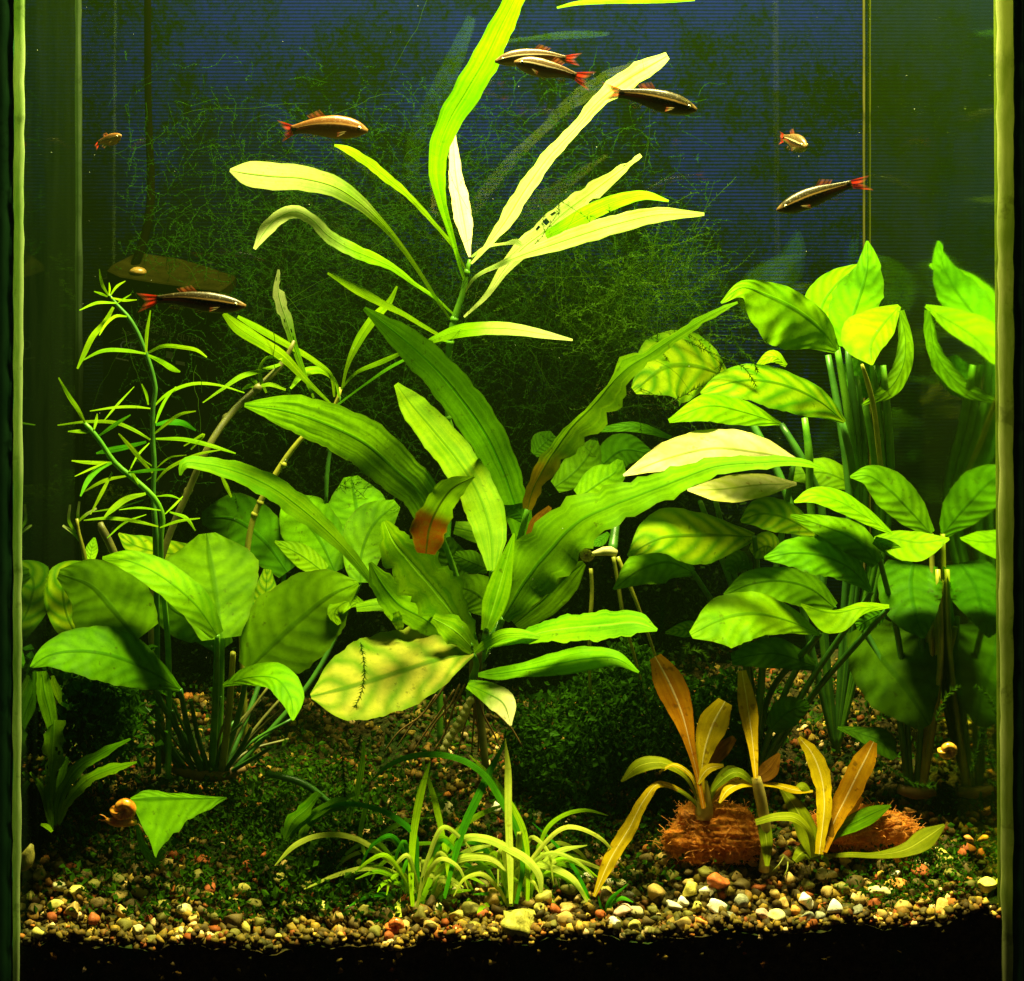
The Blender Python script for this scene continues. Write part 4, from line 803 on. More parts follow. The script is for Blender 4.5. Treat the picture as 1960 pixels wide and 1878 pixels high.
tube(O1, M_STEMG, [(1345, 1495, oy1, 9), (1347, 1530, oy1, 16), (1348, 1566, oy1, 18)], 'crown', sides=10)
O2 = thing('golden_leaf_plant', 'golden plant on a bare pale stalk with one tall narrow upright leaf', 'water plant', P(1462, 1660, oy1 - .012))
oy2 = oy1 - .012
leaf(O2, M_GOLD, [(1447, 1490), (1441, 1425), (1431, 1350), (1420, 1284)], [4, 10, 18, 8], (oy2, .04), k=.25)
leaf(O2, M_BRWN, [(1442, 1495), (1470, 1475), (1492, 1442)], [6, 18, 3], oy2 + .004)
leaf(O2, M_GOLD, [(1446, 1502), (1420, 1500), (1392, 1513), (1377, 1537)], [4, 8, 9, 2], (oy2, .025), k=.9)
leaf(O2, M_GOLD, [(1450, 1500), (1485, 1503), (1520, 1512), (1556, 1515)], [4, 5, 7, 2], (oy2, .035), k=.7)
leaf(O2, M_OLIV, [(1445, 1500), (1410, 1478), (1375, 1500), (1362, 1515)], [4, 9, 7, 2], oy2)
leaf(O2, M_OLIV, [(1455, 1545), (1463, 1585), (1468, 1620), (1468, 1658)], [8, 13, 11, 4], (oy2, oy2 - .006), k=.3)
leaf(O2, M_OLIV, [(1520, 1515), (1535, 1505), (1552, 1518)], [3, 8, 3], oy2 + .005)
tube(O2, M_STEMG, [(1447, 1488, oy2, 9), (1452, 1510, oy2, 11), (1460, 1550, oy2, 11), (1467, 1600, oy2, 10), (1462, 1668, oy2, 10)], 'stalk', sides=9)
oy3 -= .02
O3 = thing('orange_leaf_plant', 'orange and olive rosette at the right front, two upright leaves with pale midribs', 'water plant', P(1565, 1642, oy3))
leaf(O3, M_GOLD, [(1568, 1635), (1574, 1586), (1578, 1536), (1570, 1480), (1553, 1440), (1529, 1411)], [8, 11, 15, 17, 15, 3], (oy3, .035), k=.35, ruf=.08)
leaf(O3, M_ORNG, [(1575, 1630), (1597, 1572), (1618, 1530), (1641, 1483), (1660, 1446), (1672, 1420)], [8, 15, 22, 23, 19, 8], (oy3, .05), k=.4, ruf=.04)
leaf(O3, M_OLIV, [(1560, 1640), (1548, 1600), (1522, 1545), (1492, 1505)], [10, 20, 15, 3], (oy3, .03), k=.4)
leaf(O3, M_OLIV, [(1560, 1640), (1545, 1585), (1523, 1566), (1490, 1563), (1446, 1574)], [7, 6, 9, 8, 6], (oy3 - .004, .02), k=.8)
leaf(O3, M_STRAP, [(1570, 1630), (1597, 1594), (1633, 1576), (1673, 1556), (1705, 1542)], [4, 12, 17, 15, 2], (oy3, .04), k=.6)
leaf(O3, M_OLIV, [(1566, 1640), (1623, 1636), (1673, 1637), (1735, 1626), (1773, 1604), (1808, 1579)], [3, 5, 6, 14, 20, 3], (oy3, .03), k=.7)
leaf(O3, M_BRWN, [(1570, 1635), (1584, 1595), (1589, 1558)], [8, 12, 2], oy3 - .004)
leaf(O3, M_OLIV, [(1565, 1640), (1540, 1630), (1520, 1648)], [8, 16, 6], oy3 - .004, k=.9)
leaf(O3, M_GOLD, [(1585, 1610), (1625, 1560), (1650, 1525)], [4, 9, 4], oy3 + .012)
leaf(O3, M_STRAPY, [(1570, 1640), (1580, 1645), (1586, 1658)], [3, 5, 2], oy3 - .006)
for (a, b) in (((1500, 1640), (1478, 1668)), ((1530, 1640), (1545, 1672)), ((1545, 1640), (1552, 1676)), ((1508, 1650), (1500, 1678))):
    tube(O3, M_STEMY, [(*a, oy3, 1.4), ((a[0] + b[0]) / 2 + 3, (a[1] + b[1]) / 2, oy3 - .003, 1.3), (*b, oy3 - .004, 1)], 'root')
# ================================================================ moss: threads nobody could count
def ribbon(bag, C, r, seed=None):
    C = np.asarray(C, float); n = len(C)
    T = np.gradient(C, axis=0); T /= np.maximum(np.linalg.norm(T, axis=1), 1e-9)[:, None]
    B = np.cross(T, np.array([.1, 1, .2])); B /= np.maximum(np.linalg.norm(B, axis=1), 1e-9)[:, None]; N = np.cross(B, T)
    R = np.broadcast_to(np.asarray(r, float), (n,))[:, None]
    V = np.stack([C + B * R, C - B * R * .5 + N * R * .87, C - B * R * .5 - N * R * .87], 1).reshape(-1, 3)
    F = [(i*3 + j, i*3 + (j+1) % 3, i*3 + 3 + (j+1) % 3, i*3 + 3 + j) for i in range(n-1) for j in range(3)]
    bag.add(V, F, np.tile([[.5, .5]], (len(V), 1)))
def wander(r, p, d, L, n, curl):
    C = [p]; st = L / n
    for i in range(n):
        d = d + r.normal(0, curl, 3) * np.array([1, .6, 1]); d /= np.linalg.norm(d); p = p + d * st; C.append(p)
    return np.array(C)
def prickle(bag, C, r, every, size, w):
    """small pointed leaves along a moss thread"""
    for i in range(0, len(C) - 1):
        for s_ in range(every):
            t = r.random(); p = C[i] * (1 - t) + C[i+1] * t; d = C[i+1] - C[i]; d /= np.linalg.norm(d) + 1e-9
            sd = np.cross(d, r.normal(0, 1, 3)); sd /= np.linalg.norm(sd) + 1e-9
            q = p + (sd * .8 + d * .6) * size * r.uniform(.5, 1.2); b = d * w
            bag.add([p - b, p + b, q], [(0, 1, 2)], [[.5, .2], [.5, .2], [.5, .9]])
r = np.random.default_rng(11)
def inside(p):
    lim = (P(1900, 0, 0)[0], P(50, 0, 0)[0]); k = .9 / (.9 + p[1]); u = U0 + p[0] * k / S0
    return 4e-3 < p[1] < DEPTH - .006 and 60 < u and p[1] < float(pane_limit(u))
cloud = Bag(); lights = Bag()
def in_cloud():
    while True:
        u = r.uniform(240, 1370); v = r.uniform(110, 960)
        e = ((u - 760) / 560) ** 2 + ((v - 560) / 340) ** 2
        e2 = ((u - 1180) / 190) ** 2 + ((v - 600) / 150) ** 2
        dens = np.exp(-e * 1.5) * .8 + np.exp(-e2 * 1.6) * .9
        if r.random() < dens: return u, v
for i in range(5200):
    u, v = in_cloud(); y = r.uniform(.150, .203); p = P(u, v, y)
    d = r.normal(0, 1, 3) * np.array([1, .35, 1]); d /= np.linalg.norm(d)
    C = wander(r, p, d, r.uniform(.006, .024), 6, .34)
    if not all(inside(q) for q in C[::3]): continue
    ribbon(cloud, C, r.uniform(.00006, .00014))
    prickle(cloud, C, r, 3, .0013, .00022)
for i in range(260):
    u = r.normal(1190, 95); v = r.normal(590, 80); y = r.uniform(.115, .165); p = P(u, v, y)
    d = np.array([r.normal(.25, .8), r.normal(0, .3), r.normal(.4, .8)]); d /= np.linalg.norm(d)
    C = wander(r, p, d, r.uniform(.012, .035), 7, .18)
    if not all(inside(q) for q in C[::3]): continue
    ribbon(lights, C, .00011); prickle(lights, C, r, 5, .0019, .0003)
for i in range(90):
    u, v = in_cloud(); y = r.uniform(.12, .16); p = P(u, v, y)
    d = r.normal(0, 1, 3) * np.array([1, .3, 1]); d /= np.linalg.norm(d); C = wander(r, p, d, r.uniform(.02, .07), 12, .14)
    if all(inside(q) for q in C[::3]): ribbon(lights, C, .00009)
tag(cloud.build('moss_cloud', M_MOSS), 'huge dark cloud of fine tangled moss threads hanging behind the tall plants', 'moss', kind='stuff')
tag(lights.build('moss_fronds', M_MOSSL), 'brighter feathery moss threads tangled over the leaves right of the centre', 'moss', kind='stuff')

def frond(pts, y, label, w=.0022, every=5, mat=None, root=None):
    A = spline(np.c_[np.asarray(pts, float), np.zeros(len(pts))], 26); C = PP(A[:, 0], A[:, 1], np.full(26, y))
    b = Bag(); ribbon(b, C, .00018); prickle(b, C, r, every, w, .00028)
    o = b.build('moss_strand', mat or M_MOSSL); tag(o, label, 'moss', 'single strands of moss'); return o
frond([(1275, 775), (1330, 745), (1372, 720), (1385, 690), (1390, 650)], .075, 'prickly moss strand crossing the yellowing leaf right of the centre', .0026)
frond([(1310, 650), (1370, 680), (1425, 705), (1448, 740)], .07, 'moss strand trailing down onto the veined leaf on the right')
frond([(1395, 625), (1412, 665), (1440, 690), (1450, 712)], .07, 'short moss sprig above the veined leaf on the right', .003)
frond([(1225, 540), (1262, 545), (1290, 500), (1312, 470)], .11, 'feathery moss strand pointing up right beside the pale tipped leaves')
frond([(1240, 480), (1268, 540), (1282, 600), (1296, 650)], .10, 'long bare moss strand hanging beside the strap leaf tip', .0018, 1)
frond([(1322, 465), (1312, 500), (1290, 560)], .10, 'moss strand reaching highest into the blue, right of the pale leaf tip', .0018, 3)
frond([(690, 1230), (697, 1275), (690, 1330), (668, 1370)], .028, 'moss strand hanging over the big yellow leaf', .0024, 5, M_MOSSK)
frond([(655, 1445), (656, 1475), (660, 1500), (658, 1525)], .05, 'small upright moss sprig over the gravel left of the grass', .003, 5)
frond([(690, 1405), (686, 1425), (682, 1450)], .055, 'tiny pale moss sprig under the yellow leaf', .003, 5)
frond([(1792, 1380), (1805, 1345), (1822, 1322), (1836, 1314)], .045, 'light moss sprig leaning right beside the largest dark leaf', .0028, 5)
frond([(1858, 1478), (1872, 1430), (1880, 1395)], .025, 'upright moss strand beside the right pane above the snail', .0024, 5)
frond([(1675, 1450), (1710, 1475), (1750, 1500), (1790, 1506)], .045, 'moss strand lying along the gravel behind the orange-leaved plant', .0026, 6)
frond([(1890, 1493), (1905, 1502), (1917, 1508)], .01, 'short moss sprig against the right pane low down', .0022, 5)
frond([(1876, 1515), (1878, 1530), (1879, 1550)], .02, 'stubby moss sprig low by the right pane', .0022, 5)
frond([(1265, 1210), (1267, 1180), (1268, 1150)], .06, 'dark moss sprig at the tip of the lowest right strap leaf', .0026, 5, M_MOSS)
frond([(1320, 1230), (1310, 1250), (1335, 1245), (1355, 1260)], .03, 'moss tangle under the bright right leaf', .003, 6)
frond([(520, 617), (526, 655), (523, 690), (530, 712), (555, 722)], .11, 'pale thread of moss below the leaf full of holes', .001, 1)
frond([(372, 712), (382, 722), (386, 752)], .08, 'thin white thread hanging near the filter label', .001, 0)

# ---- dark fern mound and low moss
def mound(name, label, n, fn, mats, size, seed):
    rr = np.random.default_rng(seed); b = Bag()
    for i in range(n):
        p, s_ = fn(rr)
        if not inside(p): continue
        d = rr.normal(0, 1, 3) + np.array([0, -.5, .7]); d /= np.linalg.norm(d)
        sd = np.cross(d, rr.normal(0, 1, 3)); sd /= np.linalg.norm(sd)
        L = size * s_ * rr.uniform(.5, 1.4); w = L * rr.uniform(.22, .42); nn = np.cross(d, sd)
        q0, q1, q2 = p, p + d * L * .55 + nn * L * .12, p + d * L
        b.add([q0, q1 + sd * w, q2, q1 - sd * w], [(0, 1, 2), (0, 2, 3)], [[.5, 0], [0, .5], [.5, 1], [1, .5]])
        if rr.random() < .4:
            q3 = q1 + (d * .5 + sd * .8) * L * .6
            b.add([q1, q1 + d * w, q3], [(0, 1, 2)], [[.5, .5], [.5, .5], [.5, .9]])
    return tag(b.build(name, mats, smooth=False), label, 'moss', kind='stuff')
def bush(rr):
    while True:
        q = rr.normal(0, 1, 3); q /= np.linalg.norm(q); q *= rr.random() ** .25
        u = 1225 + 265 * q[0]; v = 1440 - 185 * q[2] + 30 * math.sin(u / 40); y = .115 + .045 * q[1]
        y = min(y, .17)
        if q[2] > -.55: return P(u, v, y), 1.0
mound('fern_mound', 'dark green bushy fern mound filling the shade behind the golden plants', 14000, bush, M_BUSH, .0036, 5)
def fern2(rr):
    u = rr.normal(185, 50); v = rr.normal(1370, 48); return P(u, v, rr.uniform(.06, .11)), 1.0
mound('fern_tuft', 'dark ferny growth in the shade behind the jagged corner plant', 2400, fern2, M_LOW, .005, 6)
def low(rr):
    g = foot(rr.normal(600, 110) if rr.random() < .65 else rr.normal(330, 150), rr.uniform(.012, .12)); return g + np.array([0, 0, rr.uniform(0, .018) * rr.random()]), .9
mound('ground_moss', 'low dark moss creeping over the gravel left of the grass clumps', 6500, low, M_LOW, .0036, 8)
def low2(rr):
    g = foot(rr.normal(1770, 90), rr.uniform(.01, .05)); return g + np.array([0, 0, rr.uniform(-.002, .006)]), .7
mound('corner_moss', 'thin green moss film over the gravel in the right front corner', 2400, low2, M_LOW, .0028, 9)
def low3(rr):
    g = foot(rr.normal(1120, 130), rr.uniform(.03, .10)); return g + np.array([0, 0, rr.uniform(-.001, .006)]), .7
def low4(rr):
    g = foot(rr.uniform(110, 1850), rr.uniform(.055, .2)); return g + np.array([0, 0, rr.uniform(-.002, .008)]), .8
mound('back_moss', 'dark moss and debris covering the rear gravel between the plant stalks', 6500, low4, M_LOW, .0036, 14)
M_DEB = leafmat('brown_debris', (.020, .012, .003), (.085, .055, .014), style='strap', trans=.2)
def deb(rr):
    g = foot(rr.uniform(50, 1900), rr.uniform(.004, .2)); return g + np.array([0, 0, rr.uniform(-.001, .0015)]), .7
mound('plant_debris', 'scattered brown plant debris lying over the gravel', 6500, deb, M_DEB, .0030, 15)
mound('middle_moss', 'dark moss over the gravel below the fern mound', 2400, low3, M_LOW, .0036, 10)

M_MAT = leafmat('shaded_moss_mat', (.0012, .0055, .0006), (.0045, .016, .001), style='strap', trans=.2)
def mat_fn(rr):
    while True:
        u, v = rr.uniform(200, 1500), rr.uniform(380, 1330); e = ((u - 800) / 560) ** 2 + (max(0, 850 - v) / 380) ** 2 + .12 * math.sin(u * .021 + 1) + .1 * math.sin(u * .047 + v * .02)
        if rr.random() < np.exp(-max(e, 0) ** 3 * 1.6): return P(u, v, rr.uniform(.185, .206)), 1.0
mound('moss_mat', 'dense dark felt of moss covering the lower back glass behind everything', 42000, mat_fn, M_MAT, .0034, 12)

# ================================================================ internal filter
def filt():
    f = thing('filter', 'black internal filter box with sloping lid, cable and printed label, back left', 'filter', P(300, 1000, .17))
    out = [(205, 519), (214, 508), (242, 494), (262, 484), (270, 486), (344, 497), (400, 513), (452, 531), (440, 545), (420, 559), (350, 549), (290, 541), (230, 531)]
    def yt(u, v): return .193 - (v - 484) * .0006 + (u - 200) * .00003
    top = [P(u, v, yt(u, v)) for u, v in out]; th = np.array([0, .001, -.0045])
    n = len(top); c = np.mean(top, axis=0)
    inner = [p + (c - p) * .035 + (0, 0, .0006) for p in top]
    V = inner + top + [p + th for p in top]
    F = [tuple(range(n))] + [(i, n + i, n + (i+1) % n, (i+1) % n) for i in range(n)] + [(n + i, 2*n + i, 2*n + (i+1) % n, n + (i+1) % n) for i in range(n)] + [tuple(range(3*n - 1, 2*n - 1, -1))]
    child('lid', V, F, plain('algae_film_lid', (.0035, .0034, .0004), (.0065, .006, .0007), 90, .8, .0), f, smooth=False)
    M_BLK = plain('black_plastic', (.0008, .0012, .0005), (.0022, .0026, .0010), 60, .6, .0)
    quad = [(196, 534, .176), (418, 564, .166), (414, 952, .166), (198, 925, .176)]
    fr = [P(*q) for q in quad]; bk = [p + np.array([.004, .030, .002]) for p in fr]; bk = [np.array([p[0], min(p[1], DEPTH - .007), p[2]]) for p in bk]
    V, F = fr + bk, [(0, 3, 2, 1), (4, 5, 6, 7), (0, 1, 5, 4), (1, 2, 6, 5), (2, 3, 7, 6), (3, 0, 4, 7)]
    child('housing', V, F, M_BLK, f, smooth=False)
    def pt(u, v, off=.0012):
        a = (u - 196) / 222; return P(u, v, .176 - .010 * a - off)
    V = [pt(203, 690, .003), pt(345, 722, .003), pt(345, 730, .003), pt(203, 698, .003), pt(203, 690, -.001), pt(345, 722, -.001), pt(345, 730, -.001), pt(203, 698, -.001)]
    child('latch_bar', V, F, plain('dark_latch', (.0003, .0003, .0003), (.0006, .0006, .0006), 60, .6, .0), f, smooth=False)
    # cable with its knob
    tube(f, plain('brown_cable', (.0007, .0006, .0002), (.0014, .0010, .0003), 60, .6, .0), [(252, 522, .180, 9), (262, 498, .182, 9), (275, 460, .186, 9), (286, 410, .19, 8.5), (289, 350, .195, 8), (287, 290, .198, 7.5), (284, 210, .2, 7), (283, 120, .2, 7), (283, -100, .2, 7)], 'cable', sides=9, n=40)
    bm = bmesh.new(); bmesh.ops.create_icosphere(bm, subdivisions=3, radius=1)
    Vs = np.array([q.co[:] for q in bm.verts]) * np.array([.0042, .0035, .0026]) + P(264, 521, .170); Fs = [[q.index for q in x.verts] for x in bm.faces]; bm.free()
    child('knob', Vs, Fs, plain('bronze_knob', (.10, .06, .008), (.18, .11, .02), 300, .3, .3), f)
    M_PRN = plain('grey_print', (.022, .024, .012), (.032, .032, .018), 80, .6)
    M_PRB = plain('pale_print', (.05, .055, .09), (.07, .08, .12), 80, .6)
    a0, a1 = pt(230, 640, .0016), pt(380, 674, .0016)
    xd = (a1 - a0) / np.linalg.norm(a1 - a0); zd = np.cross(xd, np.array([0, 1, 0])); zd /= np.linalg.norm(zd)
    zd = zd if zd[2] > 0 else -zd; nd = np.cross(xd, zd)
    M3 = Matrix((xd, zd, nd)).transposed()
    def text(body, u, v, size, m, bold=0):
        cu = bpy.data.curves.new('print', 'FONT'); cu.body = body; cu.size = size; cu.resolution_u = 2; cu.offset = bold; cu.extrude = .00004
        tmp = bpy.data.objects.new('tmp', cu); COL.objects.link(tmp); dg = bpy.context.evaluated_depsgraph_get()
        me = bpy.data.meshes.new_from_object(tmp.evaluated_get(dg)); bpy.data.objects.remove(tmp)
        me.materials.clear(); me.materials.append(m)
        R4 = M3.to_4x4(); R4.translation = Vector(pt(u, v, .0016)) - f.location
        me.transform(R4); o = bpy.data.objects.new('label_print', me); COL.objects.link(o); o.parent = f
    text('AQUA', 254, 622, .0040, M_PRN); text('AGE BIO FILTER', 276, 634, .0040, M_PRN)
    text('230V', 232, 638, .0024, M_PRN); text('50Hz 5W', 262, 648, .0024, M_PRN)
    text('max 300 l/h', 230, 650, .0022, M_PRN); text('IPX8', 292, 661, .0022, M_PRN)
    text('CE', 227, 668, .0068, M_PRB, .00002); text('E', 254, 672, .0036, M_PRN)
    for (u, v, w, h) in ((318, 672, 13, 13), (336, 690, 18, 7), (222, 684, 24, 3)):
        V = [pt(u, v, .0016), pt(u + w, v + w * .2, .0016), pt(u + w, v + h + w * .2, .0016), pt(u, v + h, .0016)]
        child('label_mark', V, [(3, 2, 1, 0)], M_PRN, f, smooth=False)
filt()

# ================================================================ fish
def fishmat(name, back, stripe, band_, flank, belly_):
    T = NT(name); uv = T.n('ShaderNodeTexCoord').outputs['UV']; sep = T.n('ShaderNodeSeparateXYZ'); T.l(uv, sep.inputs[0])
    h, t = sep.outputs[0], sep.outputs[1]          # h: 0 belly .. 1 back, t: 0 nose .. 1 tail
    ob = T.n('ShaderNodeTexCoord').outputs['Object']; nz = T.noise(ob, 500, 3, .6); n2 = T.noise(ob, 1500, 2, .5)
    hh = T.math('ADD', h, T.math('MULTIPLY_ADD', nz, .05, -.025))
    c = T.mix(T.ramp(hh, .16, .36), belly_, flank)
    c = T.mix(T.ramp(hh, .38, .48), c, band_)
    c = T.mix(T.ramp(hh, .565, .60), c, stripe)
    c = T.mix(T.ramp(hh, .64, .69), c, back)
    c = T.mix(T.ramp(hh, .84, .98), c, tuple(x * 1.5 for x in back))
    red = T.mix(T.ramp(hh, .22, .36), belly_, (.38, .06, .01))
    c = T.mix(T.math('MULTIPLY', T.ramp(t, .5, .95), T.ramp(hh, .54, .44)), c, red)
    # dark spot at the tail root
    d = T.math('ADD', T.math('POWER', T.math('MULTIPLY', T.math('SUBTRACT', t, .965), 14.0), 2.0), T.math('POWER', T.math('MULTIPLY', T.math('SUBTRACT', h, .52), 3.6), 2.0))
    c = T.mix(T.ramp(d, .5, .25), c, (.006, .003, .003))
    hd = T.ramp(t, .10, .04); c = T.mix(T.math('MULTIPLY', hd, .5), c, (.32, .18, .05))
    c = T.mix(T.math('MULTIPLY', T.ramp(n2, .55, .75), .25), c, (.5, .4, .2))
    sh = T.bsdf(c, .32, .35, T.bump(n2, .15, .0002)); tl = T.n('ShaderNodeBsdfTranslucent'); T.l(c, tl.inputs['Color'])
    mx = T.n('ShaderNodeMixShader'); mx.inputs[0].default_value = .25; T.l(sh, mx.inputs[1]); T.l(tl.outputs[0], mx.inputs[2])
    return T.done(mx.outputs[0])
def finmat(name, c1, c2, alpha):
    T = NT(name); uv = T.n('ShaderNodeTexCoord').outputs['UV']; sep = T.n('ShaderNodeSeparateXYZ'); T.l(uv, sep.inputs[0])
    c = T.mix(T.ramp(sep.outputs[1], .5, 1.0), c1, c2)
    ray = T.math('MULTIPLY_ADD', T.math('SINE', T.math('MULTIPLY', sep.outputs[0], 60.0)), .5, .5)
    c = T.mix(T.math('MULTIPLY', ray, .3), c, tuple(x * .5 for x in c1))
    tl = T.n('ShaderNodeBsdfTranslucent'); T.l(c, tl.inputs['Color'])
    mx = T.n('ShaderNodeMixShader'); mx.inputs[0].default_value = .5; T.l(T.bsdf(c, .4, .4), mx.inputs[1]); T.l(tl.outputs[0], mx.inputs[2])
    tr = T.n('ShaderNodeBsdfTransparent'); m2 = T.n('ShaderNodeMixShader')
    T.l(T.ramp(sep.outputs[1], .45, 1.0, alpha[0], alpha[1]), m2.inputs[0]); T.l(tr.outputs[0], m2.inputs[1]); T.l(mx.outputs[0], m2.inputs[2])
    return T.done(m2.outputs[0])
M_FISHD = fishmat('dark_minnow_skin', (.022, .016, .003), (.34, .20, .045), (.003, .0015, .001), (.065, .014, .003), (.16, .15, .03))
M_FISHO = fishmat('orange_minnow_skin', (.13, .048, .009), (.36, .18, .045), (.045, .013, .004), (.22, .08, .012), (.36, .20, .05))
M_FISHB = fishmat('brown_minnow_skin', (.075, .042, .013), (.62, .48, .26), (.018, .007, .003), (.13, .05, .012), (.30, .25, .08))
M_FISH = M_FISHD
M_TAIL = finmat('red_tail_fin', (.72, .035, .010), (.60, .16, .06), (.92, .12))
M_DORS = finmat('red_dorsal_fin', (.42, .09, .02), (.42, .16, .05), (.70, .25))
M_CLEAR = finmat('clear_fin', (.45, .36, .12), (.55, .10, .04), (.45, .25))
M_EYE = plain('fish_eye', (.004, .004, .004), (.01, .01, .01), 100, .1, .8)
M_EYER = plain('fish_eye_ring', (.65, .55, .22), (.8, .72, .4), 300, .25, .7)
def fish(label, pts, hh, y, tail, yaw=0.0, spread=.9, dorsal=1, skin=None):
    """pts: nose -> tail root along the body's middle (photo units); hh: tallest half height; y depth at nose, yaw depth gain to tail"""
    A = spline(pts, 34); t = np.linspace(0, 1, 34)
    prof = np.interp(t, [0, .04, .12, .25, .42, .6, .78, .92, 1], [.10, .34, .66, .92, 1.0, .86, .58, .42, .40])
    prof = np.convolve(np.pad(prof, 1, 'edge'), [.25, .5, .25], 'valid')
    yy = y + yaw * t; k = S0 * (CAM_D + yy) / CAM_D
    C = PP(A[:, 0], A[:, 1], yy); T = np.gradient(C, axis=0); T /= np.linalg.norm(T, axis=1)[:, None]
    right = A[0, 0] > A[-1, 0]
    UPv = np.array([0, 0, 1.0]) - T * T[:, 2:3]; UPv /= np.linalg.norm(UPv, axis=1)[:, None]; S = np.cross(T, UPv)
    root = thing('minnow', label, 'fish', C.mean(0), 'small minnows swimming in the tank')
    m = 18; th = np.linspace(0, 2 * math.pi, m, endpoint=False)
    H = prof * hh * k; Wd = H * .52 * np.interp(t, [0, .15, .6, 1], [1.1, 1.15, .85, .45])
    up = np.where(np.sin(th) > 0, .92, 1.08)
    V = C[:, None] + (H[:, None] * (np.sin(th) * up)[None])[..., None] * UPv[:, None] + (Wd[:, None] * np.cos(th)[None])[..., None] * S[:, None]
    F = [(i*m + j, i*m + (j+1) % m, (i+1)*m + (j+1) % m, (i+1)*m + j) for i in range(33) for j in range(m)] + [tuple(range(m - 1, -1, -1)), tuple(33*m + j for j in range(m))]
    UV = np.stack([np.broadcast_to(.5 + .5 * np.sin(th), (34, m)), np.broadcast_to(t[:, None], (34, m))], -1).reshape(-1, 2)
    child('body', V.reshape(-1, 3), F, skin or M_FISHD, root, uv=UV)
    def fin(name, base0, base1, tip0, tip1, m_, nb=8, na=6, notch=0.0, bulge=0.0):
        a = np.linspace(0, 1, nb)[:, None, None]; s = np.linspace(0, 1, na)[None, :, None]
        b = base0 * (1 - a) + base1 * a; tp = tip0 * (1 - a) + tip1 * a
        L = tp - b; L = L * (1 - notch * (1 - np.abs(2 * a - 1)))
        Vf = b + L * s + S.mean(0) * (.0004 * np.sin(a * 9) * s)
        Ff = [(i*na + j, i*na + j+1, (i+1)*na + j+1, (i+1)*na + j) for i in range(nb-1) for j in range(na-1)]
        UVf = np.stack([np.broadcast_to(a[..., 0], (nb, na)), np.broadcast_to(s[..., 0], (nb, na))], -1).reshape(-1, 2)
        child(name, Vf.reshape(-1, 3), Ff, m_, root, uv=UVf)
    e = C[-1]; he = H[-1]; tl = P(tail[0], tail[1], yy[-1] + yaw * .15); ax = tl - e; ln = np.linalg.norm(ax)
    fin('tail_fin', e - UPv[-1] * he * .9 - T[-1] * he * .5, e + UPv[-1] * he * .9 - T[-1] * he * .5, tl - UPv[-1] * hh * k[-1] * spread, tl + UPv[-1] * hh * k[-1] * spread, M_TAIL, notch=.42, nb=13)
    i0, i1 = 18, 24
    if dorsal: fin('dorsal_fin', C[i0] + UPv[i0] * H[i0] * .80, C[i1] + UPv[i1] * H[i1] * .75, C[i0 + 3] + UPv[i0] * (H[i0] + hh * k[0] * .46 * dorsal), C[i1 + 2] + UPv[i1] * (H[i1] + hh * k[0] * .26 * dorsal), M_DORS)
    fin('anal_fin', C[21] - UPv[21] * H[21] * .9, C[27] - UPv[27] * H[27] * .85, C[25] - UPv[24] * (H[24] + hh * k[0] * .60), C[29] - UPv[28] * (H[28] + hh * k[0] * .28), M_CLEAR)
    fin('pelvic_fin', C[14] - UPv[14] * H[14] * .9, C[16] - UPv[16] * H[16] * .95, C[17] - UPv[16] * (H[16] + hh * k[0] * .38), C[19] - UPv[17] * (H[17] + hh * k[0] * .15), M_CLEAR)
    for sg in (-1, 1):
        i = 4; p = C[i] + S[i] * Wd[i] * .78 * sg + UPv[i] * H[i] * .12
        fin('pectoral_fin', C[9] + S[9] * Wd[9] * .95 * sg - UPv[9] * H[9] * .35, C[10] + S[10] * Wd[10] * .95 * sg - UPv[10] * H[10] * .6, C[13] + S[12] * Wd[12] * 1.5 * sg - UPv[12] * H[12] * .55, C[13] + S[12] * Wd[12] * 1.35 * sg - UPv[12] * H[12] * .95, M_CLEAR, 5, 4)
        bm = bmesh.new(); bmesh.ops.create_icosphere(bm, subdivisions=2, radius=1)
        Vs = np.array([q.co[:] for q in bm.verts]); Fs = [[q.index for q in x.verts] for x in bm.faces]; bm.free()
        rr = hh * k[0] * .20
        B3 = np.stack([T[i], S[i] * sg, UPv[i]], 0)
        eye = child('eye', (Vs * np.array([1, .55, 1]) * rr) @ B3 + p, Fs, M_EYER, root)
        child('pupil', (Vs * np.array([1, .5, 1]) * rr * .62) @ B3 + p + S[i] * sg * rr * .38, Fs, M_EYE, eye)
    return root
fish('tiny minnow alone at the upper left, red tail turned down', [(232, 259), (222, 264), (206, 268), (192, 272), (188, 274)], 12, .10, (181, 286), yaw=.012, spread=.55, skin=M_FISHO)
fish('orange-brown minnow facing right, alone above the long pale leaf on the left', [(704, 251), (680, 246), (630, 241), (585, 243), (558, 249)], 23, .055, (535, 251), spread=.95, skin=M_FISHO)
fish('upper of two overlapping minnows facing left beside the tall leaf', [(947, 118), (975, 112), (1015, 108), (1055, 108), (1083, 113)], 17, .045, (1112, 114), spread=.75, skin=M_FISHB)
fish('lower of two overlapping minnows, pale fins, nearer the glass', [(984, 119), (1010, 123), (1045, 131), (1080, 138), (1102, 146)], 19, .032, (1135, 156), spread=1.05, skin=M_FISHB)
fish('dark minnow facing right with its red tail across the pale leaf', [(1334, 211), (1310, 204), (1270, 193), (1220, 182), (1184, 178)], 22, .022, (1150, 175), spread=.85)
fish('small pale minnow seen nearly head-on in front of the blue backing', [(1544, 281), (1536, 277), (1523, 272), (1508, 266), (1500, 264)], 18, .05, (1490, 264), yaw=.022, spread=.75, skin=M_FISHB)
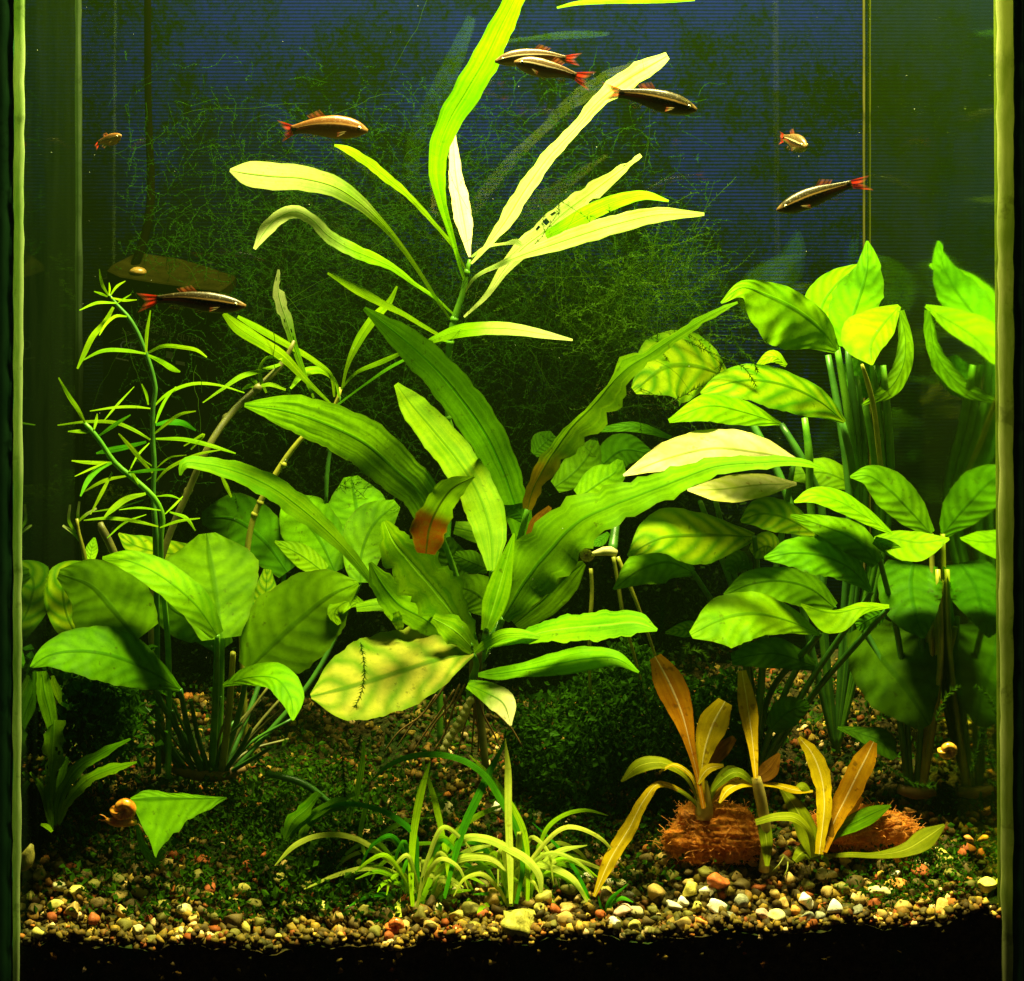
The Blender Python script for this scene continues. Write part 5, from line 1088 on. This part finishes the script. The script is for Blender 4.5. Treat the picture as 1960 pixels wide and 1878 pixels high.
fish('dark minnow facing left at the right, its red tail across the corner seam', [(1487, 403), (1515, 392), (1555, 376), (1600, 361), (1630, 352)], 20, .028, (1668, 350), spread=.75)
fish('dark minnow facing right in front of the filter lid', [(471, 586), (445, 583), (390, 576), (335, 571), (300, 573)], 20, .018, (262, 580), spread=.95)

# ================================================================ snails
def snail(name, label, u, v, y, rad, c1, c2, face=1, foot_m=True, tilt=.3, lie=False):
    c = P(u, v, y); k = S0 * (CAM_D + y) / CAM_D; R = rad * k
    root = thing(name, label, 'snail', c - np.array([0, 0, R]))
    n, m = 90, 14; V = []; UV = []; turns = 2.6
    for i in range(n):
        s = i / (n - 1); a = -turns * 2 * math.pi * (1 - s); rr = R * .60 * (.06 + .94 * s ** .9); tb = R * .43 * (.16 + .84 * s ** .8)
        cc = np.array([math.cos(a) * rr * face, (1 - s) * R * .10, math.sin(a) * rr]); e1 = np.array([math.cos(a) * face, 0, math.sin(a)]); e2 = np.array([0, 1, 0])
        for j in range(m):
            b = 2 * math.pi * j / m; V.append(cc + (e1 * math.cos(b) + e2 * math.sin(b) * 1.15) * tb * (1 + .02 * math.sin(s * 90))); UV.append((j / m, s))
    V = np.array(V); ct, st_ = math.cos(tilt), math.sin(tilt)
    V = np.stack([V[:, 0], V[:, 1] * ct - V[:, 2] * st_, V[:, 1] * st_ + V[:, 2] * ct], -1) + c
    F = [(i*m + j, i*m + (j+1) % m, (i+1)*m + (j+1) % m, (i+1)*m + j) for i in range(n-1) for j in range(m)] + [tuple((n-1)*m + j for j in range(m)), tuple(range(m-1, -1, -1))]
    T = NT(name + '_shell'); uv = T.n('ShaderNodeTexCoord').outputs['UV']; sp_ = T.n('ShaderNodeSeparateXYZ'); T.l(uv, sp_.inputs[0])
    nz = T.noise(T.n('ShaderNodeTexCoord').outputs['Object'], 380, 4, .65)
    col = T.mix(T.ramp(nz, .34, .66), c1, c2); col = T.mix(T.math('MULTIPLY', T.ramp(T.math('SINE', T.math('MULTIPLY', sp_.outputs[1], 110.0)), .2, 1.0), .45), col, tuple(x * .35 for x in c1))
    seam = T.math('ABSOLUTE', T.math('SUBTRACT', sp_.outputs[0], .5)); col = T.mix(T.ramp(seam, .40, .5, 0, .8), col, tuple(x * .2 for x in c1))
    child('shell', V, F, T.done(T.bsdf(col, .2, .5, T.bump(nz, .2, .0003))), root, uv=np.array(UV))
    if foot_m:
        mt = plain(name + '_flesh', tuple(x * .8 for x in c1), c2, 300, .35, .5, trans=.3)
        tube(root, mt, [(u - rad * .9 * face, v + rad * .95, y, rad * .16), (u - rad * .3 * face, v + rad * .9, y, rad * .34), (u + rad * .6 * face, v + rad * .95, y, rad * .32), (u + rad * 1.15 * face, v + rad * .80, y - .001, rad * .22), (u + rad * 1.35 * face, v + rad * .72, y - .001, rad * .12)], 'body', sides=9)
        for d in (.0, .35):
            tube(root, mt, [(u + rad * 1.2 * face, v + rad * .75, y - .001, rad * .06), (u + rad * (1.5 + d * .3) * face, v + rad * (.45 + d), y - .002, rad * .04), (u + rad * (1.75 + d * .2) * face, v + rad * (.38 + d), y - .002, rad * .025)], 'tentacle', sides=5)
    return root
s1 = snail('ramshorn_snail', 'orange snail with a rounded shell crawling beside the fallen leaf at the left', 238, 1549, .030, 27, (.55, .13, .010), (.70, .34, .03), -1)
snail('ramshorn_snail', 'glossy red-orange snail with a white glint on the front gravel left of centre', 757, 1772, .010, 20, (.50, .09, .012), (.70, .24, .06), -1, foot_m=False)
snail('ramshorn_snail', 'tan snail hanging on the root of the middle plant below the long right strap leaf', 1123, 1062, .06, 15, (.42, .26, .06), (.62, .42, .14), 1, foot_m=False)
snail('ramshorn_snail', 'amber snail by the right pane, above the moss-covered gravel', 1815, 1436, .03, 20, (.50, .24, .02), (.66, .36, .04), -1, foot_m=False)
# ================================================================ gravel
def rock(seed, sub, el):
    rr = np.random.default_rng(seed); bm = bmesh.new(); bmesh.ops.create_icosphere(bm, subdivisions=sub, radius=1)
    V = np.array([q.co[:] for q in bm.verts]); F = [[q.index for q in x.verts] for x in bm.faces]; bm.free()
    n = sum(a * np.sin(V @ rr.normal(0, s, (3, 1)) + rr.uniform(0, 6))[:, 0] for s, a in ((1.3, .16), (2.2, .12), (3.6, .06)))
    for _ in range(6):                                   # a few worn flats
        d = rr.normal(0, 1, 3); d /= np.linalg.norm(d); h = V @ d; cut = rr.uniform(.42, .8); V = V - np.maximum(h - cut, 0)[:, None] * d * .92
    return V * (1 + n[:, None]) * np.array(el), F
def stone(name, c1, c2, speck, rough=.32, sc=1.0):
    T = NT(name); ob = T.n('ShaderNodeTexCoord').outputs['Object']; rnd = T.n('ShaderNodeObjectInfo').outputs['Random']
    geo = T.n('ShaderNodeNewGeometry'); isl = geo.outputs['Random Per Island']
    sh = T.n('ShaderNodeVectorMath', operation='ADD'); T.l(ob, sh.inputs[0]); cb = T.n('ShaderNodeCombineXYZ'); T.l(T.math('ADD', rnd, isl), cb.inputs[0]); T.l(cb.outputs[0], sh.inputs[1])
    nz = T.noise(sh.outputs[0], 420 * sc, 4, .65); n2 = T.noise(sh.outputs[0], 1500 * sc, 2, .6)
    col = T.mix(T.ramp(nz, .32, .68), c1, c2); col = T.mix(T.math('MULTIPLY', T.ramp(n2, .56, .70), .55), col, speck)
    hs = T.n('ShaderNodeHueSaturation'); T.l(col, hs.inputs['Color']); T.l(T.math('MULTIPLY_ADD', rnd, .5, .75), hs.inputs['Value'])
    return T, hs.outputs[0], T.bump(n2, .35, .0004), rough, isl
def stone_m(*a, **k):
    T, c, b, ro, _ = stone(*a, **k); return T.done(T.bsdf(c, .55, .12, b))
ST = {'white': stone_m('white_pebble', (.72, .64, .42), (.92, .86, .66), (.45, .42, .2)),
      'cream': stone_m('cream_pebble', (.52, .46, .18), (.74, .66, .32), (.3, .28, .08)),
      'yellow': stone_m('yellow_pebble', (.42, .36, .05), (.62, .54, .12), (.2, .18, .03)),
      'tan': stone_m('tan_pebble', (.34, .22, .05), (.52, .36, .10), (.16, .1, .03)),
      'orange': stone_m('orange_pebble', (.50, .18, .03), (.66, .30, .06), (.25, .08, .02)),
      'red': stone_m('brick_red_pebble', (.22, .05, .012), (.36, .095, .02), (.1, .03, .01)),
      'pink': stone_m('pinkish_pebble', (.46, .26, .18), (.62, .40, .28), (.3, .16, .1)),
      'grey': stone_m('grey_pebble', (.12, .12, .07), (.22, .21, .13), (.4, .38, .28)),
      'olive': stone_m('olive_pebble', (.085, .080, .012), (.17, .15, .022), (.3, .27, .08)),
      'dark': stone_m('dark_pebble', (.045, .030, .007), (.10, .068, .014), (.2, .17, .06)),
      'knob': stone_m('mossy_knobbly_stone', (.18, .17, .02), (.40, .36, .06), (.5, .46, .1), .6, 1.6)}
# ---- pebbles one can tell apart: image place, half width, half height, colour, label
PB = [
 (143,1743,18,17,'tan','round amber pebble at the front left, left of a rusty red one'), (177,1761,15,15,'red','rusty red pebble at the front left, touching an amber one'), (103,1796,15,13,'yellow','smooth yellow pebble at the front glass near the left corner'),
 (262,1781,14,11,'cream','oblong cream pebble leaning at the front glass on the left'), (347,1781,7,10,'cream','thin upright cream pebble left of a small yellow one'), (362,1783,9,9,'yellow','small yellow pebble right of a thin upright cream one'),
 (472,1779,9,15,'yellow','slanting yellow finger-shaped pebble at the front left'), (497,1768,12,12,'olive','yellow-olive pebble leaning against the slanting yellow one'), (452,1730,9,15,'yellow','upright pale yellow pebble among the moss left of the grass'),
 (535,1793,10,6,'yellow','flat yellow chip below the dull green torn leaf'), (617,1820,13,20,'yellow','tall olive-yellow pebble standing against the front glass left of centre'), (593,1810,13,15,'olive','dull olive pebble left of the tall yellow one at the glass'),
 (233,1746,14,13,'tan','tan pebble in the moss edge at the front left'), (617,1736,13,16,'yellow','lumpy yellow pebble under the torn leaf left of the grass'), (573,1836,13,7,'tan','flat orange-tan chip lowest at the glass, left of centre'),
 (183,1806,21,17,'olive','large dark olive pebble at the glass below the rusty red one'), (143,1786,17,14,'olive','olive pebble between the yellow and the dark olive one, front left'), (95,1690,10,9,'orange','orange pebble in the shade by the left pane'),
 (52,1640,14,26,'olive','tall dull olive stone leaning on the left pane'), (840,1743,9,13,'cream','cream block-shaped pebble under the larger grass clump'), (743,1793,13,12,'red','red pebble just under the glossy red snail'),
 (857,1805,9,18,'white','tall white and pink splinter at the front glass below the grass'), (823,1773,14,12,'tan','tan pebble right of the glossy red snail'), (905,1783,26,17,'olive','wide smooth olive stone left of the big knobbly one'),
 (942,1803,21,15,'yellow','block-shaped yellow-olive pebble below the big knobbly stone'), (990,1768,42,36,'knob','big knobbly yellow-olive stone below the right grass clump, biggest of all'), (1137,1796,16,9,'white','flat white pebble on the front glass in the centre'),
 (1177,1772,15,20,'white','upright white pebble with a yellow foot, right of centre'), (1193,1746,20,15,'pink','salmon pink pebble above the upright white one'), (1217,1773,16,14,'yellow','yellow pebble right of the upright white one'),
 (1270,1783,10,16,'pink','lilac pink pointed pebble at the front glass'), (1090,1736,20,14,'tan','brown-orange pebble right of the pale front grass blade'), (1123,1681,16,11,'white','bright white pebble by the tip of the drooping golden leaf'),
 (1117,1656,16,8,'cream','flat cream pebble just behind the bright white one'), (1143,1653,15,11,'red','brick red pebble beside the drooping golden leaf'), (853,1553,16,20,'cream','tall cream pebble crossed by thin dark twigs, behind the grass'),
 (950,1546,10,12,'white','small white pebble behind the blades of the grass'), (1027,1560,13,9,'cream','cream pebble on the slope behind the right grass clump'), (1080,1574,8,5,'cream','tiny cream chip under the long arching grass blade'),
 (1167,1690,9,10,'white','small white chip under the end of the drooping golden leaf'), (893,1813,14,13,'red','rust brown pebble at the glass left of the yellow-olive block'), (1320,1702,17,17,'yellow','glossy yellow-white pebble touching the bright oblong white one'),
 (1353,1703,16,12,'white','oblong white pebble leaning between the yellow and the brick red one'), (1370,1733,22,16,'white','large white dome-shaped pebble in front of the orange plug'), (1375,1687,23,19,'red','large brick red pebble under the orange plug'),
 (1292,1735,22,11,'white','wide white pebble beside a second white one, right of centre'), (1306,1726,13,12,'white','white pebble tucked behind the wide white one'), (1417,1726,16,15,'grey','grey-green pebble right of the large white dome'),
 (1543,1724,15,17,'white','white cone-shaped pebble above the grey ones, front right'), (1598,1741,18,22,'white','white egg standing upright at the front right'), (1687,1709,27,14,'cream','widest cream pebble, lying flat at the front right'),
 (1580,1673,24,11,'cream','broad cream pebble lying under the orange-leaved plant'), (1722,1650,21,18,'orange','vivid orange pebble, brightest of all, at the right'), (1713,1674,14,9,'white','white pebble in front of the vivid orange one'),
 (1722,1692,17,11,'orange','orange-tan pebble below the white one at the right'), (1807,1741,19,20,'tan','tall amber pebble at the front right near the corner'), (1850,1753,14,17,'tan','brown-yellow pebble next to the corner amber one'),
 (1520,1744,12,12,'orange','small orange pebble left of the grey ones, front right'), (1460,1752,18,14,'pink','pinkish rust pebble left of the wide cream one in front'), (1487,1753,18,13,'cream','wide cream pebble behind the pinkish rust one in front'),
 (1337,1766,17,14,'orange','crumbly orange pebble at the glass below the white pair'), (1433,1774,11,15,'yellow','yellow bone-shaped pebble standing at the front glass'), (1637,1744,19,16,'grey','speckled dark grey pebble right of the white egg'),
 (1545,1754,14,13,'grey','grey pebble below the white cone'), (1568,1752,13,12,'grey','second grey pebble, left of the white egg'), (1510,1683,13,15,'tan','angular tan pebble under the pale stalk'),
 (1740,1553,15,12,'orange','peach coloured pebble behind the lying olive leaf'), (1853,1606,11,8,'orange','flat peach chip near the right pane'), (1687,1620,8,7,'white','tiny white pebble on the lying olive leaf stalk'),
 (1673,1731,14,12,'red','rust red pebble below the widest cream one'), (1888,1692,21,18,'yellow','mossy yellow pebble in the right corner'), (1497,1611,9,14,'tan','tan splinter beside the pale stalk on the plug'),
 (1365,1760,14,12,'dark','dark brown pebble below the large white dome'), (1640,1545,10,14,'cream','slanting cream pebble behind the orange leaves'), (1880,1735,16,12,'olive','olive pebble low in the right corner'),
 (1250,1745,14,12,'olive','olive pebble left of the wide white one'), (1395,1752,14,10,'grey','pale grey pebble right below the large white dome'), (1030,1805,18,12,'olive','olive pebble below the knobbly stone at the glass'),
 (1200,1715,14,11,'grey','grey-green pebble behind the salmon pink one'), (1610,1700,16,12,'olive','olive pebble behind the white egg'), (1660,1690,17,13,'tan','tan pebble behind the widest cream one'), (1545,1695,15,12,'olive','olive pebble behind the white cone'),
 (420,1795,15,12,'olive','olive pebble right of the small yellow one at the glass'), (320,1800,18,14,'olive','mossy olive pebble below the thin upright cream one'), (700,1745,17,14,'olive','mossy olive pebble left of the larger grass clump'), (680,1800,16,13,'dark','dark pebble left of the red snail at the glass')]
used = []
def put(name, V, F, mat, loc):
    o = mesh(name, V, F, mat); o.location = tuple(loc); return o
for i, (u, v, rx, rz, c, lab) in enumerate(PB):
    g = on_ground(u, v + rz * .55); y = max(g[1], .0055 + rx * S0 * .5); p = P(u, v, y); k = S0 * (CAM_D + y) / CAM_D
    V, F = rock(100 + i, 3 if rx > 13 else 2, (1, 1, 1)); V = V / np.abs(V).max(0)
    a = random.uniform(-.25, .25); V = V * np.array([rx, (rx + rz) * .45, rz]) * k
    if c == 'knob': V = V * (1 + .05 * np.sin(V[:, :1] * 2600) * np.sin(V[:, 2:] * 2300) + .04 * np.sin(V[:, 1:2] * 3100))
    V = np.stack([V[:, 0] * math.cos(a) - V[:, 2] * math.sin(a), V[:, 1], V[:, 0] * math.sin(a) + V[:, 2] * math.cos(a)], -1)
    y = min(y, float(pane_limit(u)) - rx * k * .6); p = P(u, v, y)
    tag(put('pebble', V, F, ST[c], p), lab, 'pebble', 'single pebbles one can tell apart'); used.append((p[0], p[1], max(rx, rz) * k))
# ---- common pebbles along the glass
protos = []
for i in range(8):
    V, F = rock(300 + i, 2, (1, .95, [.6, .75, .9, .7, .65, .8, .72, .6][i])); protos.append((V, F))
kinds = [('yellow', 'plain yellowish pebble like others in the gravel bed', 'plain yellowish gravel pebbles'), ('red', 'plain rusty brown pebble like others in the gravel bed', 'plain rusty gravel pebbles'), ('cream', 'plain cream pebble like others in the gravel bed', 'plain cream gravel pebbles'), ('dark', 'dark brown pebble like many others in the gravel bed', 'dark brown gravel pebbles'), ('olive', 'plain olive pebble like many others in the gravel bed', 'plain olive gravel pebbles'),
         ('tan', 'plain tan brown pebble like many others in the gravel bed', 'plain tan gravel pebbles')]
cache = {}
rg = np.random.default_rng(21); n_ok = 0; grid = []
for it in range(6000):
    if n_ok >= 215: break
    u = rg.uniform(45, 1905) if rg.random() < .6 else rg.uniform(1050, 1905); y = rg.uniform(.006, .05) if rg.random() < .7 else rg.uniform(.005, .012)
    g = foot(u, y); R = rg.uniform(.0026, .0050)
    if any((g[0] - a)**2 + (g[1] - b)**2 < (c_ * .85 + R) ** 2 for a, b, c_ in used): continue
    ki = int(rg.choice(6, p=[.10, .12, .05, .27, .28, .18])); pi = int(rg.integers(8)); key = (ki, pi)
    c, lab, grp = kinds[ki]
    if key not in cache:
        o = mesh('pebble', *protos[pi], ST[c]); cache[key] = o
    else:
        o = cache[key].copy(); COL.objects.link(o)
    o.location = (g[0], g[1], g[2] + R * .25); o.scale = (R, R * .9, R); o.rotation_euler = (rg.uniform(-.3, .3), rg.uniform(-.4, .4), rg.uniform(0, 6.28))
    tag(o, lab, 'pebble', grp); used.append((g[0], g[1], R)); n_ok += 1
# ---- the rest of the gravel as one mass
lowp = [rock(400 + i, 1, (1, .95, [.7, .85, .6, .9, .75, .65][i])) for i in range(6)]
bag_v, bag_f, nn = [], [], 0
def drop(c, R):
    global nn
    V, F = lowp[int(rg.integers(6))]; q = rg.normal(0, 1, 4); q /= np.linalg.norm(q); w, x, y_, z = q
    Rm = np.array([[1-2*(y_*y_+z*z), 2*(x*y_-z*w), 2*(x*z+y_*w)], [2*(x*y_+z*w), 1-2*(x*x+z*z), 2*(y_*z-x*w)], [2*(x*z-y_*w), 2*(y_*z+x*w), 1-2*(x*x+y_*y_)]])
    bag_v.append(V @ Rm.T * R + c); bag_f.append(np.array(F) + nn); nn += len(V)
for i in range(8500):
    y = .0045 + (DEPTH - .012) * rg.random() ** 1.25; u = rg.uniform(36, 1915)
    if y > float(pane_limit(u)) or (y > .05 and rg.random() < .25): continue
    g = foot(u, y); drop(g + np.array([0, 0, rg.uniform(-.0032, .0004)]), rg.choice([.0013, .0020, .0027, .0034], p=[.26, .32, .28, .14]) * rg.uniform(.85, 1.15))
for i in range(1500):
    u = rg.uniform(36, 1915); g = foot(u, .005); drop(np.array([g[0], rg.uniform(.0035, .0085), g[2] + rg.uniform(-.0034, .0003)]), rg.uniform(.0013, .0027))
for i in range(500):
    u = rg.uniform(36, 1915); g = foot(u, .004); drop(np.array([g[0], rg.uniform(.0036, .0046), g[2] - rg.uniform(.001, .016)]), rg.uniform(.0012, .0028))
me = bpy.data.meshes.new('gravel'); VV = np.concatenate(bag_v); FF = np.concatenate(bag_f)
me.vertices.add(len(VV)); me.vertices.foreach_set('co', VV.ravel()); me.loops.add(FF.size); me.loops.foreach_set('vertex_index', FF.ravel().astype(np.int32))
me.polygons.add(len(FF)); me.polygons.foreach_set('loop_start', np.arange(0, FF.size, 3, dtype=np.int32)); me.polygons.foreach_set('use_smooth', np.ones(len(FF), bool)); me.update(calc_edges=True)
T = NT('mixed_gravel'); geo = T.n('ShaderNodeNewGeometry'); isl = geo.outputs['Random Per Island']; ob = T.n('ShaderNodeTexCoord').outputs['Object']
cr = T.n('ShaderNodeValToRGB'); cr.color_ramp.interpolation = 'CONSTANT'; T.l(isl, cr.inputs[0])
pal = [(a_, tuple(x * q_ * (.78 if max(c3) < .4 else .95) for x, q_ in zip(c3, (1.30, .95, .6)))) for a_, c3 in [(0, (.05, .04, .010)), (.18, (.09, .078, .014)), (.36, (.15, .14, .02)), (.50, (.20, .14, .03)), (.62, (.12, .115, .05)), (.69, (.34, .29, .05)), (.80, (.24, .075, .018)), (.87, (.48, .42, .10)), (.93, (.42, .19, .04)), (.965, (.80, .74, .48))]]
while len(cr.color_ramp.elements) < len(pal): cr.color_ramp.elements.new(.5)
for e, (p_, c_) in zip(cr.color_ramp.elements, pal): e.position = p_; e.color = (*c_, 1)
nz = T.noise(ob, 700, 3, .6); col = T.mix(T.ramp(nz, .35, .7, .1, .6), cr.outputs[0], (.022, .019, .005))
col = T.mix(T.math('MULTIPLY', T.ramp(T.noise(ob, 26, 3), .45, .62), .62), col, (.022, .030, .004))
me.materials.append(T.done(T.bsdf(col, .6, .08, T.bump(nz, .3, .0004))))
o = bpy.data.objects.new('gravel', me); COL.objects.link(o); tag(o, kind='stuff')
# ---- specks drifting in the water
sp = Bag(); rs = np.random.default_rng(5)
for i in range(110):
    u, v = rs.uniform(60, 1900), rs.uniform(10, 1500); y = rs.uniform(.01, .2)
    if y > float(pane_limit(u)): continue
    c = P(u, v, y); R = rs.uniform(.00010, .00024)
    sp.add(c + R * np.array([(1, 0, 0), (-1, 0, 0), (0, 1, 0), (0, -1, 0), (0, 0, 1), (0, 0, -1)]), [(0, 2, 4), (2, 1, 4), (1, 3, 4), (3, 0, 4), (2, 0, 5), (1, 2, 5), (3, 1, 5), (0, 3, 5)])
tag(sp.build('drifting_specks', plain('pale_speck', (.25, .28, .18), (.4, .42, .3), 100, .4)), kind='stuff')
# ================================================================ faintly cloudy water
def water():
    T = NT('tank_water'); v = T.n('ShaderNodeVolumePrincipled'); v.inputs['Color'].default_value = (.42, .90, .05, 1)
    v.inputs['Density'].default_value = WDENS; v.inputs['Anisotropy'].default_value = .35
    T.l(v.outputs[0], T.out.inputs['Volume'])
    A = [P(36, VB - 2, .0012), P(1916, VB - 2, .0012), P(1652, VB - 2, DEPTH - .002), P(158, VB - 2, DEPTH - .002)]
    zt_ = .16; B = [np.array([p[0], p[1], zt_]) for p in A]
    V = A + B; F = [(3, 2, 1, 0), (4, 5, 6, 7), (0, 1, 5, 4), (1, 2, 6, 5), (2, 3, 7, 6), (3, 0, 4, 7)]
    o = mesh('water', V, F, T.mat, smooth=False); tag(o, kind='structure')
WDENS = .060
water()
